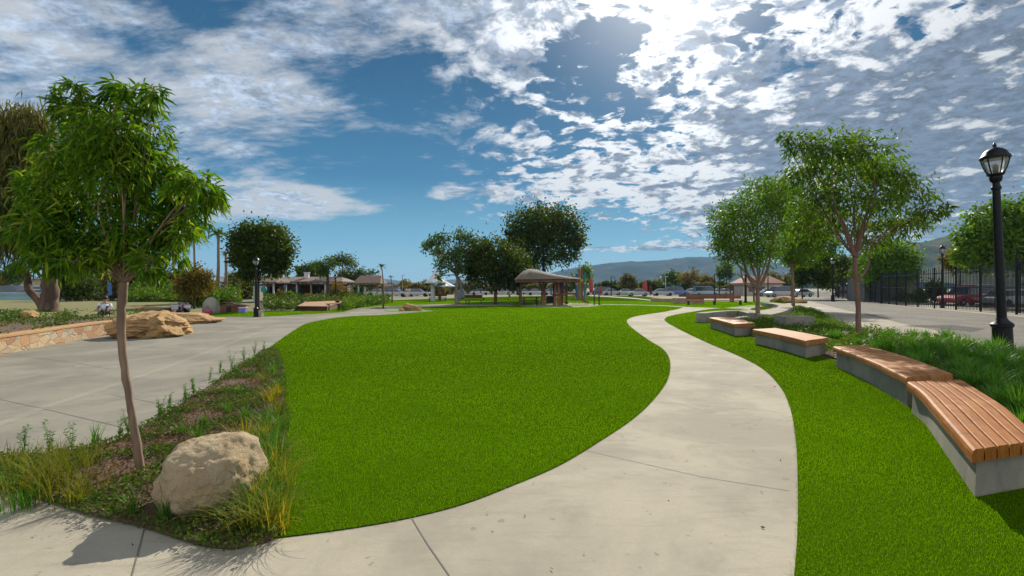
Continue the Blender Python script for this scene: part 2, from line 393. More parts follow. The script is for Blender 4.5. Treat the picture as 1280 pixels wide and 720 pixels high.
# ---------------------------------------------------------------- camera, sun, sky
cam = bpy.data.cameras.new('camera'); co = bpy.data.objects.new('camera', cam); COL.objects.link(co)
cam.sensor_width = 36; cam.lens = 18; cam.clip_start = .05; cam.clip_end = 30000
co.location = (0, 0, H); co.rotation_euler = (math.radians(90), 0, 0); S.camera = co
AZ, EL = math.radians(17.5), math.radians(32.5)
sd = Vector((math.sin(AZ) * math.cos(EL), math.cos(AZ) * math.cos(EL), math.sin(EL)))
sl = bpy.data.lights.new('sun', 'SUN'); sl.energy = 5.0; sl.angle = math.radians(.5); sl.color = (1., .93, .80)
so = bpy.data.objects.new('sun', sl); COL.objects.link(so); so.rotation_euler = sd.to_track_quat('Z', 'Y').to_euler(); so.location = (0, 0, 50)
W = bpy.data.worlds.new('World'); S.world = W; W.use_nodes = True; W.node_tree.nodes.clear()
def build_world():
    g = NT(W.node_tree); out = g.n('ShaderNodeOutputWorld'); bg = g.n('ShaderNodeBackground'); W.node_tree.links.new(bg.outputs[0], out.inputs[0])
    bg.inputs[1].default_value = .15
    sky = g.n('ShaderNodeTexSky'); sky.sky_type = 'NISHITA'; sky.sun_disc = False; sky.sun_elevation = EL; sky.sun_rotation = AZ
    sky.air_density = 1.0; sky.dust_density = .35; sky.ozone_density = 3.0; sky.altitude = 300
    hs = g.n('ShaderNodeHueSaturation'); g.put(hs.inputs['Color'], sky.outputs[0]); hs.inputs['Saturation'].default_value = 1.22; hs.inputs['Value'].default_value = SKYV
    hs.inputs['Hue'].default_value = .48
    d = g.vm('NORMALIZE', g.n('ShaderNodeTexCoord').outputs['Generated'])
    sp = g.n('ShaderNodeSeparateXYZ'); g.put(sp.inputs[0], d); x, y, z = sp.outputs
    az = g.m('ARCTAN2', x, y); el = g.m('ARCSINE', z)
    zz = g.m('ADD', g.m('MAXIMUM', z, 0.), .19)
    cb = g.n('ShaderNodeCombineXYZ'); g.put(cb.inputs[0], g.m('DIVIDE', x, zz)); g.put(cb.inputs[1], g.m('DIVIDE', y, zz)); P = cb.outputs[0]
    wv = g.vm('SUBTRACT', g.noise(P, 1.1, 4, .55, 0, 1), (.5, .5, .5)); Pw = g.vm('ADD', P, g.vm('SCALE', wv, None, .26))
    def G(u, v, su, sv, amp):
        a0 = math.atan((u - 640) / F); e0 = math.atan((HZ - v) / F * math.cos(a0)); sa, se = su / F, sv / F
        q = g.m('ADD', g.m('POWER', g.m('DIVIDE', g.m('SUBTRACT', az, a0), sa), 2.), g.m('POWER', g.m('DIVIDE', g.m('SUBTRACT', el, e0), se), 2.))
        return g.m('MULTIPLY', g.m('EXPONENT', g.m('MULTIPLY', q, -1.)), amp)
    cov = -.03
    for a in CLOUDS: cov = g.m('ADD', cov, G(*a))
    big = g.noise(Pw, 1.15, 9, .62)
    cell = g.noise(g.vm('ADD', Pw, g.vm('SCALE', wv, None, .15)), 10.5, 8, .60, .1)
    mp = g.n('ShaderNodeMapping'); g.put(mp.inputs[0], Pw); mp.inputs['Rotation'].default_value = (0, 0, math.radians(28)); mp.inputs['Scale'].default_value = (1.1, 2.2, 1)
    wisp = g.noise(mp.outputs[0], 2.6, 10, .66)
    rightness = g.ss(az, -.35, .15)
    tex = g.n('ShaderNodeMix'); g.put(tex.inputs[0], rightness)
    g.put(tex.inputs[2], g.m('ADD', g.m('MULTIPLY', big, .45), g.m('MULTIPLY', wisp, .55)))
    g.put(tex.inputs[3], g.m('ADD', g.m('MULTIPLY', big, .42), g.m('MULTIPLY', cell, .58)))
    t = g.m('ADD', g.m('ADD', .5, g.m('MULTIPLY', g.m('SUBTRACT', tex.outputs[0], .5), 1.45)), cov)
    soft = g.m('ADD', .08, g.m('MULTIPLY', g.m('SUBTRACT', 1., rightness), .17))
    cover = g.n('ShaderNodeMapRange', interpolation_type='SMOOTHSTEP'); g.put(cover.inputs[0], t); cover.inputs[1].default_value = .48
    g.put(cover.inputs[2], g.m('ADD', .48, soft)); dens = cover.outputs[0]
    tk = g.m('ADD', g.m('ADD', g.m('MULTIPLY', g.noise(Pw, 5.0, 9, .60, .0), .62), g.m('MULTIPLY', g.noise(Pw, 15., 6, .6), .38)), g.m('MULTIPLY', g.m('SUBTRACT', t, .60), .22))
    tk = g.m('ADD', tk, G(1080, 190, 280, 140, .06)); tk = g.m('ADD', tk, G(385, 250, 120, 30, -.05)); tk = g.m('ADD', tk, G(790, 235, 150, 50, -.06)); tk = g.m('ADD', tk, G(880, 40, 120, 60, -.035))
    thick = g.ss(tk, .47, .56); lace = g.noise(Pw, 20., 5, .65)
    dot = g.vm('DOT_PRODUCT', d, tuple(sd)); ang = g.m('ARCCOSINE', g.m('MINIMUM', dot, .99999))
    near = g.m('EXPONENT', g.m('MULTIPLY', g.m('POWER', g.m('DIVIDE', ang, .36), 2.), -1.))
    halo = g.m('EXPONENT', g.m('MULTIPLY', g.m('POWER', g.m('DIVIDE', ang, .16), 2.), -1.))
    lit = g.vm('SCALE', g.mix(rightness, (.82, .86, .92), (.92, .94, .97)), None, g.m('ADD', .60, g.m('MULTIPLY', near, .75)))
    gry = g.vm('SCALE', g.mix(rightness, (.42, .49, .60), (.110, .150, .215)), None, g.m('MULTIPLY', g.ss(lace, .3, .7, .62, 1.5), g.m('ADD', .95, g.m('MULTIPLY', near, .6))))
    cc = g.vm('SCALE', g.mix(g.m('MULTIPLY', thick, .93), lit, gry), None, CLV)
    back = g.ss(y, .1, -.35); cc = g.mix(back, cc, (BACK_FILL * .95, BACK_FILL * .97, BACK_FILL)); dens = g.m('MAXIMUM', dens, g.m('MULTIPLY', back, .8))  # unseen bright cloud added behind the camera as front fill light
    dens = g.m('MULTIPLY', dens, g.ss(el, .005, .06, .25, .97))
    grad = g.ramp(g.m('MULTIPLY', el, 1.25), [(0, (.28, .50, .58)), (.10, (.125, .36, .52)), (.26, (.028, .150, .300)), (.5, (.012, .078, .18)), (1, (.008, .040, .11))])
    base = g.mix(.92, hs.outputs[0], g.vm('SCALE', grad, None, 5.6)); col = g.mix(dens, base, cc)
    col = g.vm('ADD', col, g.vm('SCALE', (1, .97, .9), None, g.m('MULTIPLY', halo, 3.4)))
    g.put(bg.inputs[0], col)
SKYV, CLV, BACK_FILL = .62, 5.7, 5.4
CLOUDS = [(1050, 150, 300, 150, .14), (1250, 180, 160, 220, .15), (110, 40, 300, 130, .20), (330, 120, 200, 70, .05), (90, 230, 120, 60, .04), (600, 10, 170, 50, .13), (870, 50, 90, 80, .10), (790, 235, 150, 40, .10), (700, 170, 90, 50, -.02),
          (430, 205, 150, 40, -.15), (500, 110, 130, 40, -.10), (385, 250, 80, 17, .34), (330, 262, 60, 14, .2), (561, 241, 26, 10, .28), (620, 240, 20, 8, .18), (560, 150, 90, 30, .06),
          (640, 330, 900, 26, -.18), (740, 50, 45, 45, -.22), (930, 30, 40, 26, -.18), (800, 150, 30, 40, -.06), (560, 290, 300, 28, -.12), (820, 309, 120, 5, .24), (1130, 280, 120, 14, .16), (280, 20, 50, 20, -.1)]
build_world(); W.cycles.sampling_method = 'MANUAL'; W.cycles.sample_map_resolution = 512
S.view_settings.view_transform = 'Standard'; S.view_settings.look = 'None'; S.view_settings.gamma = 1; S.view_settings.use_curve_mapping = False
S.view_settings.exposure = .44
S.cycles.use_adaptive_sampling = True; S.cycles.adaptive_threshold = .02; S.cycles.max_bounces = 6; S.cycles.diffuse_bounces = 3; S.cycles.transmission_bounces = 4
S.cycles.volume_bounces = 0; S.cycles.transparent_max_bounces = 6; S.cycles.use_denoising = True; S.cycles.caustics_reflective = False; S.cycles.caustics_refractive = False

# ---------------------------------------------------------------- ground sheets
def px2(pts, z=0.): return [gp(u, v, z) for u, v in pts]
def sheet(name, pts, z, m, kind='structure', smooth=0, thick=None):
    if smooth: pts = cat_rom(pts, smooth, True)
    mb = MB()
    if thick: mb.prism(pts, z - thick, z)
    else: mb.add([(p[0], p[1], z) for p in pts], [tuple(range(len(pts)))])
    o = mb.build(name, m); tag(o, kind=kind)
    if not thick and o.data.polygons[0].normal.z < 0: o.data.flip_normals()
    return o
sheet('ground', [(-9000, -300), (9000, -300), (9000, 9000), (-9000, 9000)], 0, M_earth)
sheet('plaza', [Vector((-5, -4.5, 0)), Vector((-16, -4.5, 0))] + px2([(-700, 900), (-900, 520), (-500, 455), (-60, 452), (0, 441), (150, 412), (180, 402), (190, 396), (270, 397), (325, 396.6), (403, 394.4), (435, 391), (449, 387.3), (465, 385.4), (483, 384.6), (510, 382.9), (560, 381.6), (640, 380.8),
      (640, 382), (560, 383.2), (522, 384.6), (528, 388), (547, 389.2), (486, 394.5), (438, 396.5), (409, 401), (390, 420), (370, 520), (330, 600), (200, 720), (100, 900)]), .004, M_plaza)
PL = [(855, 383.8), (848, 386.3), (830, 390), (800, 394.5), (786, 398.7), (784, 403.7), (791, 411), (810, 425), (827.5, 436), (836, 447), (838, 461), (833, 479), (815, 503), (790, 526), (750, 553), (700, 583), (640, 609), (580, 632), (510, 650), (430, 664), (345, 675)]
PR = [(905, 385.3), (890, 386.3), (868, 389.5), (840, 394.5), (831, 398.9), (834, 403.5), (847, 411), (865, 420), (890, 431.5), (922, 445), (952, 461), (975, 484), (988, 512), (995, 555), (997, 600), (997, 660), (993, 720), (985, 800), (970, 900)]
PLw = cat_rom(px2(PL), 5); PRw = cat_rom(px2(PR), 5)
sheet('path', PLw + px2([(335, 680), (290, 690), (240, 683), (180, 664), (110, 647), (60, 630), (0, 614), (-120, 602), (-400, 620), (-500, 900)]) + [Vector((-7, -4, 0)), Vector((.93, -4, 0))] + PRw[::-1], .009, M_path)
BEDL = [(-160, 592), (0, 574), (70, 570), (140, 556), (190, 531), (250, 492), (300, 460), (328, 442), (343, 438), (352, 460), (356, 520), (354, 580), (348, 640), (338, 676), (290, 687), (240, 680), (180, 661), (110, 644), (60, 627), (0, 611), (-160, 600)]
TL = [(320, 448), (347.8, 427), (369, 412.5), (384, 404.5), (409, 399.2), (438, 395.6), (486, 393.4), (526, 390.2), (547, 388.8)]
lawnpoly = px2([(345, 675), (330, 600), (322, 500)]) + cat_rom(px2(TL), 4) + px2([(600, 386.3), (652, 384.6), (700, 384.3), (752, 383.2), (820, 382.6)]) + PLw
sheet('lawn', lawnpoly, .016, M_turf)
farlawn = px2([(528, 387.5), (524, 384.8), (560, 383.3), (640, 382.1), (650, 380), (640, 378.5), (560, 379.6), (520, 381), (505, 382), (470, 383), (440, 386), (430, 390), (330, 395.8), (270, 395.8), (238, 394.5), (236, 391.5), (300, 389.5), (370, 389), (440, 380), (470, 376), (540, 373.5), (640, 370.5), (735, 369.2), (800, 370.2), (860, 376.5), (935, 377), (980, 378), (985, 382), (960, 384), (905, 385.2), (855, 383.7), (820, 382.4), (752, 383), (700, 384.1), (652, 384.4), (600, 386.1), (547, 388.6)]); sheet('far_lawn', farlawn, .006, M_turf)
ARC = [Vector((5.6, 6.9, 0))]
TURFR = [(4.1, 4.4), (4.7, 4.6), (7.5, 4.4), (10, 3.0), (10, -4), (.94, -4)]
BW = [(4.1, 4.4), (5.6, 6.9), (5.9, 7.15), (7.0, 10.6), (7.2, 12), (7.45, 15.1), (7.9, 17.4), (8.5, 21)]
rightlawn = [Vector((p[0], p[1], 0)) for p in BW[::-1]] + [Vector((p[0], p[1], 0)) for p in TURFR[1:]] + PRw[::-1][6:] + px2([(925, 385), (938, 387)])
sheet('side_lawn', rightlawn, .016, M_turf)
sheet('sidewalk', px2([(940, 384), (985, 379.2), (985, 372), (1040, 371.3), (1100, 374.5), (1280, 390), (1900, 440), (1900, 640), (1500, 720), (1330, 620), (1160, 500), (1020, 430), (930, 410), (925, 392)]), .007, M_walk)
def paver_mat():
    m, g, b, _ = newmat('paver'); v = coords(g, 'Object', (1, 1, 1))
    mp = g.n('ShaderNodeMapping'); g.put(mp.inputs[0], v); mp.inputs['Rotation'].default_value = (0, 0, math.radians(48))
    br = g.n('ShaderNodeTexBrick'); g.put(br.inputs['Vector'], mp.outputs[0]); br.inputs['Scale'].default_value = 5
    br.inputs['Color1'].default_value = (.21, .195, .165, 1); br.inputs['Color2'].default_value = (.15, .14, .125, 1); br.inputs['Mortar'].default_value = (.07, .065, .06, 1)
    br.inputs['Mortar Size'].default_value = .03; br.inputs['Bias'].default_value = .1
    c = g.mix(g.ss(g.noise(v, .5, 5, .6), .35, .7, 0, .5), br.outputs[0], (.25, .23, .19))
    g.put(b.inputs['Base Color'], c); b.inputs['Roughness'].default_value = .9; b.inputs['Specular IOR Level'].default_value = .1; bump(g, b, br.outputs[1], -.4, .01); return m
M_paver = paver_mat()
sheet('promenade', px2([(985, 373), (1010, 376), (1065, 389.5), (1135, 406), (1177, 414.5), (1250, 432), (1400, 474), (1800, 590), (1800, 425), (1280, 396.5), (1150, 385.5), (1077, 377.2), (1050, 374.2), (1030, 372)]), .012, M_paver)
sheet('side_path', px2([(1000, 384.6), (1065, 389.3), (1030, 385.4), (1000, 381.5)]), .016, mat('grey paver strip', (.2, .19, .17), (.15, .14, .13), 3))
sheet('drain_cover', px2([(1130, 407.5), (1170, 410.5), (1215, 415.5), (1232, 411.5), (1190, 406.5)]), .016, mat('darker paving patch', (.09, .085, .075), (.07, .065, .06), 3, .9, spec=.1))
sheet('parking_lot', px2([(985, 371.2), (940, 370.2), (760, 368.2), (600, 368.2), (440, 369.2), (440, 364.5), (1100, 364.5), (1100, 370)]), .006, mat('asphalt', (.12, .115, .105), (.09, .085, .08), .5, .9, spec=.1))
M_asph = _mc['asphalt']
sheet('parking_lane', [(34, 36, 0), (36.5, 43, 0), (46, 64, 0), (53, 80, 0), (140, 90, 0), (140, 22, 0), (33, 14, 0), (32.5, 26, 0)], .005, mat('pale asphalt', (.22, .19, .155), (.18, .155, .13), .5, .9, spec=.1))
sheet('back_path', px2([(735, 369.1), (760, 370.2), (790, 372.2), (815, 375), (832, 376.6), (815, 375.9), (790, 373.4), (760, 371.3), (735, 370.1)]), .013, M_walk)
sheet('link_path', cat_rom(px2([(752, 380.4), (800, 381.1), (835, 382.2), (856, 383.7)]), 4) + cat_rom(px2([(855, 384.8), (835, 383.1), (800, 381.9), (752, 381.1)]), 4), .02, M_path)
sheet('shelter_pad', cat_rom(px2([(652, 381.8), (700, 378.6), (735, 379.6), (752, 381.6), (735, 383.6), (700, 384.6), (668, 384)]), 6, True), .02, M_path)
sheet('loop_path', px2([(905, 385.3), (935, 382), (965, 380.6), (975, 382.6), (968, 385.5), (950, 388.4), (935, 389), (925, 386.8)]), .02, M_walk)
sheet('oval_turf', cat_rom(px2([(938, 386.3), (952, 383.4), (963, 383.2), (966, 385), (955, 387.3), (942, 388)]), 4, True), .026, M_turf)
bedL = cat_rom(px2(BEDL), 3, True)
sheet('planting_bed', bedL, .03, M_soil, thick=.03)
# island in the left path
sheet('path_island', cat_rom(px2([(480, 388), (500, 386.2), (522, 386.3), (531, 388.3), (520, 390), (498, 390.3)]), 4, True), .02, M_lawn)
# joints and the pale band in the plaza
def strip(mb, pts, w, z):
    P = [gp(u, v) for u, v in pts]; 
    for a, b in zip(P[:-1], P[1:]):
        t = (b - a).normalized(); s = Vector((-t.y, t.x, 0)) * w / 2
        mb.add([(q.x, q.y, z) for q in (a - s, b - s, b + s, a + s)], [(0, 1, 2, 3)])
mb = MB()
for j in [[(515, 650), (535, 683), (562, 722)], [(727, 563), (800, 580), (880, 598), (987, 615)], [(806, 502), (880, 508), (985, 517)], [(833, 455), (880, 456), (945, 459)], [(800, 423.5), (838, 422), (868, 423)],
          [(786, 402), (812, 401.5), (833, 402)], [(828, 436), (860, 436), (897, 436)], [(785, 411), (815, 411), (850, 411.5)], [(822, 390.8), (850, 392.2)], [(836, 478), (900, 481), (968, 485)], [(180, 664), (165, 722)]]: strip(mb, j, .008 if j[0][1] > 420 else .012, .0125)
for j in [[(-60, 487), (53, 511)], [(101, 455), (138, 462)], [(20, 444), (101, 455)], [(53, 511), (150, 534)], [(140, 494), (210, 507)], [(186, 434), (250, 441)], [(230, 408), (330, 409)], [(-200, 560), (-60, 487), (101, 455), (180, 436), (260, 416), (330, 399)]]: strip(mb, j, .009, .0075)
j = mb.build('pavement_joint', M_joint); tag(j, kind='structure')
mb = MB(); strip(mb, [(-200, 590), (0, 531), (53, 510), (120, 489), (186, 467), (265, 438), (340, 409)], .16, .0065)
tag(mb.build('pavement_band', M_paleband), kind='structure')

# ---------------------------------------------------------------- turf blades (uncountable)
def turf_blades():
    n = 900000; u = RNG.uniform(-60, 1340, n); v = RNG.uniform(392, 760, n); d = F * H / (v - HZ)
    dens = n / (1400 * 368.) / ((d / F) * (d * d / (F * H))); k = RNG.random(n) < np.minimum(1, 10000 / dens)
    P = np.stack([(u - 640) / F * d, d], 1)[k]; d = d[k]
    m2 = 700000; d2 = 13 + 50 * RNG.random(m2) ** .8; x2 = RNG.uniform(-1.0, .6, m2) * d2 ; P = np.concatenate([P, np.stack([x2, d2], 1)]); d = np.concatenate([d, d2])
    l1 = [(p.x, p.y) for p in lawnpoly]; l2 = [(p.x, p.y) for p in rightlawn]; l3 = [(p.x, p.y) for p in farlawn]; bl = [(p.x, p.y) for p in bedL]
    m = (inpoly(P, l1) & ~inpoly(P, bl)) | inpoly(P, l2) | inpoly(P, l3); P = P[m]; d = d[m]; n = len(P)
    P = P + RNG.normal(size=P.shape) * .012; C = np.concatenate([P, np.full((n, 1), .012)], 1)
    D = RNG.normal(size=(n, 3)) * .36; D[:, 2] = 1
    w = np.clip(d * .0007, .0028, .024); L = RNG.uniform(.016, .032, n) * np.clip(.8 + d * .02, .8, 1.15)
    D = unit(D); ang = RNG.uniform(0, 6.28, n); Sd = np.stack([np.cos(ang), np.sin(ang), np.zeros(n)], 1) * (w / 2)[:, None]
    V = np.stack([C - Sd, C + Sd, C + D * L[:, None]], 1).reshape(-1, 3); Fc = np.arange(n)[:, None] * 3 + np.array([[0, 1, 2]])
    o = npmesh('turf_grass', V, Fc, 3, M_blade); tag(o, 'short bright green blades of the artificial turf', 'grass', kind='stuff'); return n
print('blades', turf_blades())

# ---------------------------------------------------------------- benches
def bench(label, front, back, ztop, nsl, wm, th=.085, group='curved timber topped benches beside the path', gap=.012):
    """front/back: top-edge polylines from the far end to the near end (world x,y)"""
    fr = cat_rom([Vector((*p, 0)) for p in front], 6); bk = cat_rom([Vector((*p, 0)) for p in back], 6)
    if len(bk) != len(fr): bk = [bk[0].lerp(bk[-1], i / (len(fr) - 1)) for i in range(len(fr))]
    c = sum(fr + bk, Vector()) / (2 * len(fr)); c.z = 0
    root = thing('bench', label, 'bench', c, group=group)
    n = len(fr)
    for k in range(nsl):
        t0, t1 = k / nsl, (k + 1) / nsl
        me_v = []; secs = []
        wd = (fr[0] - bk[0]).length; g_ = gap / wd / 2; t0 += g_ if k else 0; t1 -= g_ if k < nsl - 1 else 0
        r = .012; dz = random.uniform(-.0015, .0015)
        ov = 0 if k else .02
        for i in range(n):
            a = fr[i].lerp(bk[i], t0) - c; b = fr[i].lerp(bk[i], t1) - c; s = (b - a).normalized(); zt = ztop + dz
            q0 = r * (3.2 if k == 0 else 1)
            secs.append([(a.x, a.y, zt - th), (a.x, a.y, zt - q0), (a.x + s.x * q0 * .3, a.y + s.y * q0 * .3, zt - q0 * .3), (a.x + s.x * q0, a.y + s.y * q0, zt),
                         (b.x - s.x * r, b.y - s.y * r, zt), (b.x, b.y, zt - r), (b.x, b.y, zt - th)])
        mb = MB(); mb.loft(secs); o = mb.build('slat', wm, root)
        # lengthwise grain coordinates
        uvl = o.data.uv_layers.new(name='UVMap'); L = [0]
        for i in range(1, n): L.append(L[-1] + (fr[i] - fr[i-1]).length)
        m7 = 7
        for lp in o.data.loops:
            vi = lp.vertex_index; i, k7 = divmod(vi, m7); i = min(i, n - 1)
            uvl.data[lp.index].uv = (L[i] + k * 3.1, k * .31 + [0, .06, .07, .08, .22, .23, .3][k7] * .5)
    # cast concrete base, inset under the slats and battered
    secs = []
    for i in range(n):
        f, b = fr[i] - c, bk[i] - c; s = (b - f).normalized(); t = ((fr[min(i+1, n-1)] - fr[max(i-1, 0)])).normalized()
        e = .07 * (1 if i == 0 else -1 if i == n - 1 else 0); sh = t * e
        f0 = f + s * .055 + sh; b0 = b - s * .055 + sh; f1 = f + s * .075 + sh; b1 = b - s * .075 + sh
        secs.append([(f0.x, f0.y, 0.0), (f1.x, f1.y, ztop - th - .003), (b1.x, b1.y, ztop - th - .003), (b0.x, b0.y, 0.0)])
    MB().loft(secs).build('concrete_base', M_cast, root, bevel=.012)
    return root
def tp(pts, z): return [tuple(gp(u, v, z)[:2]) for u, v in pts]
bench('nearest curved bench with warm brown slats on a pale concrete base', tp([(1133, 477), (1150, 489), (1170, 511), (1192, 536), (1215, 562)], .40),
      [(5.90, 6.72), (5.45, 5.95), (5.0, 5.2), (4.55, 4.55), (4.22, 4.06)], .40, 6, M_bench, .10)
bench('long bench of greyer worn slats, end to end with the nearest bench', tp([(1041, 433), (1069, 443), (1095, 453.5), (1132, 471.5)], .42), tp([(1082, 431.3), (1112, 439.5), (1143, 449), (1191, 467)], .42), .42, 6, M_bench2, .09, gap=.006)
bench('timber topped bench beside the planted bed, third from the camera', tp([(940.5, 411.5), (962, 415.5), (984, 420), (1007.6, 425.6)], .42), tp([(969, 410), (991, 413.5), (1012, 417.3), (1035, 422)], .42), .42, 5, M_bench2, .12, gap=.006)
bench('shortest timber topped bench, farthest of the four wooden ones', tp([(886, 397), (901, 400.5), (918, 404.9)], .42), tp([(915, 396), (929, 399.5), (943.5, 403.7)], .42), .42, 5, M_bench2, .12, gap=.006)
def ribbon_wall(name, label, cat, line, w, z0, z1, m, cap=None):
    L = cat_rom([Vector((*p, 0)) for p in line], 6); n = len(L); c = sum(L, Vector()) / n; c.z = z0
    secs = []; caps = []
    for i in range(n):
        t = (L[min(i+1, n-1)] - L[max(i-1, 0)]).normalized(); s = Vector((-t.y, t.x, 0)) * w / 2; p = L[i] - c
        secs.append([(p.x - s.x, p.y - s.y, 0), (p.x - s.x, p.y - s.y, z1 - z0), (p.x + s.x, p.y + s.y, z1 - z0), (p.x + s.x, p.y + s.y, 0)])
        s = s * 1.12; h = z1 - z0 + .003; caps.append([(p.x - s.x, p.y - s.y, h), (p.x - s.x, p.y - s.y, h + .07), (p.x + s.x, p.y + s.y, h + .07), (p.x + s.x, p.y + s.y, h)])
    if cap:
        root = thing(name, label, cat, c); MB().loft(secs).build('wall_face', m, root, bevel=.01); MB().loft(caps).build('coping', cap, root, bevel=.012); return root
    o = MB().loft(secs).build(name, m, bevel=.015); o.location = c; return tag(o, label, cat)
ribbon_wall('seat_wall', 'low grey concrete seat wall bending around a turf corner behind the shortest bench', 'wall', tp([(875, 391.2), (900, 388.9), (926, 388.2), (941, 391.5)], .45), .42, 0, .45, M_cast)
ribbon_wall('seat_wall', 'narrow pale concrete kerb wall running back to the shortest bench', 'wall', tp([(917, 397.6), (930, 395.6), (943, 394)], .3), .35, 0, .3, M_cast)
ribbon_wall('seat_wall', 'broad curved concrete seat wall sweeping round the oval of turf', 'wall', tp([(952, 392.6), (964, 390.2), (975, 386.8), (982, 382.8), (976, 380.2), (958, 378.2)], .3), .9, 0, .3, M_walk)
b0 = gp(999, 412.5)
o = MB().box((0, 0, .26), (1.2, .75, .52), taper=.97).build('concrete_block', M_cast, bevel=.02); o.location = (b0.x, b0.y + .38, 0); o.rotation_euler.z = .1
tag(o, 'plain grey concrete block seat standing in the green ground cover', 'seat')

# ---------------------------------------------------------------- rocks
def rock(name, label, cat, loc, size, m, seed, cuts=14, rz=0, sub=5, rough=.06, ridge=0., flat=.55, group=None):
    import bmesh
    rd = random.Random(seed); bm = bmesh.new(); bmesh.ops.create_icosphere(bm, subdivisions=sub, radius=1)
    pl = []
    for _ in range(cuts):
        nv = Vector((rd.gauss(0, 1), rd.gauss(0, 1), rd.gauss(.2, .8))).normalized(); pl.append((nv, rd.uniform(.62, .9)))
    off = Vector((rd.uniform(0, 50),) * 3)
    for v in bm.verts:
        p = v.co.copy()
        for nv, dd in pl:
            q = p.dot(nv)
            if q > dd: p -= nv * (q - dd) * .88
        n1 = mn.fractal(p * 1.7 + off, 1, 2, 5) * rough * 2.2; n2 = mn.fractal(p * 7 + off, 1, 2, 4) * rough * .55
        p *= 1 + n1 + n2
        if ridge:
            q = p.x * .7 + p.z * 1.1 + mn.noise(p * 1.3 + off) * .6; p *= 1 - ridge * abs(math.sin(q * 7)) ** .7 * .5 - ridge * .4 * abs(math.sin(q * 17 + 1))
        v.co = Vector((p.x * size[0] / 2, p.y * size[1] / 2, (p.z + 1 - flat) * size[2] / (2 - flat)))
    me = bpy.data.meshes.new(name); bm.to_mesh(me); bm.free(); me.polygons.foreach_set('use_smooth', [True] * len(me.polygons)); me.materials.append(m)
    o = bpy.data.objects.new(name, me); COL.objects.link(o); o.location = loc; o.rotation_euler.z = rz
    return tag(o, label, cat, group)
def big_boulder():
    """the foreground boulder: its silhouette follows the photo's (high flat left shoulder, sloping right side)"""
    import bmesh
    b = gp(252, 640); bm = bmesh.new(); bmesh.ops.create_icosphere(bm, subdivisions=6, radius=1)
    prof = [(-1.0, .0), (-.95, .45), (-.72, .80), (-.50, .97), (-.2, 1.0), (.2, .98), (.55, .90), (.85, .70), (1.0, .35)]
    off = Vector((3, 8, 1))
    for v in bm.verts:
        p = v.co.copy()
        for nv, dd in ((Vector((-.85, -.30, .40)).normalized(), .88), (Vector((.10, -.42, .9)).normalized(), .78), (Vector((.85, -.15, .5)).normalized(), .86), (Vector((-.15, .1, 1)).normalized(), .82), (Vector((.5, -.85, .25)).normalized(), .88), (Vector((-.3, -1, .2)).normalized(), .88)):
            q = p.dot(nv)
            if q > dd: p -= nv * (q - dd) * .7
        p *= 1 + mn.fractal(p * 1.5 + off, 1, 2, 4) * .10 + mn.fractal(p * 5 + off, 1, 2, 4) * .035 + mn.fractal(p * 17 + off, 1, 2, 3) * .012
        v.co = Vector((p.x * .375, p.y * .38, (p.z + .60) * .33))
    me = bpy.data.meshes.new('boulder'); bm.to_mesh(me); bm.free(); me.polygons.foreach_set('use_smooth', [True] * len(me.polygons)); me.materials.append(M_boulder)
    o = bpy.data.objects.new('boulder', me); COL.objects.link(o); o.location = (b.x - .005, b.y + .15, .0)
    tag(o, 'big pale tan boulder at the corner of the near planting bed', 'rock'); return o
big_boulder()
def gx(u, v, dz=0): p = gp(u, v); return (p.x, p.y, dz)
rock('rock_outcrop', 'large ridged golden sandstone outcrop at the end of the stone wall', 'rock', gx(193, 419.5), (2.5, 2.6, 1.0), M_sandrock, 5, 8, rz=.2, sub=6, rough=.09, ridge=.10)
rock('rock_outcrop', 'lower smooth sandstone hump behind the large golden outcrop', 'rock', gx(232, 403.5), (3.2, 3.2, .5), M_sandrock, 12, 8, rz=-.1, sub=6, rough=.07, ridge=.08)
rock('stone_block', 'long flat-topped orange stone block behind the sandstone outcrop', 'rock', (gp(184, 393).x, gp(184, 393).y, 0), (2.3, 1.2, .62), M_sandrock, 31, 16, rough=.03)
rock('stone_dome', 'smooth grey dome-shaped boulder on the grass beside the low hut', 'rock', gx(264, 392), (1.0, .95, 1.02), make_rock('grey boulder', (.36, .34, .28), (.28, .26, .22), (.2, .19, .17), .9, .3), 3, 3, rough=.02)
rock('boulder', 'brown boulder in the small island between the two far paths', 'rock', gx(513, 388.4), (1.15, .9, .58), M_sandrock, 8, 6)
for i, (u, v, s) in enumerate([(985, 378.5, 1.6), (972, 378, 1.1), (1000, 379, 1.0)]):
    rock('rock', ['long tan rock lying behind the curved seat wall', 'smaller tan rock left of the long one behind the seat wall', 'small tan rock right of the long one behind the seat wall'][i], 'rock', gx(u, v), (s * 1.5, s, s * .5), M_sandrock, 40 + i, 8)
rock('small_stone', 'small yellowish stone at the left of the path island', 'rock', gx(502, 389.2), (.4, .3, .22), M_sandrock, 51, 5, sub=3)
rock('small_stone', 'small yellowish stone at the right of the island boulder', 'rock', gx(524, 388.7), (.35, .3, .3), M_sandrock, 52, 5, sub=3)
rock('rock', 'small reddish rock at the edge of the raised bed under the willow', 'rock', (gp(36, 398, .36).x, gp(36, 398, .36).y, .34), (.7, .6, .38), M_sandrock, 53, 6, sub=4)

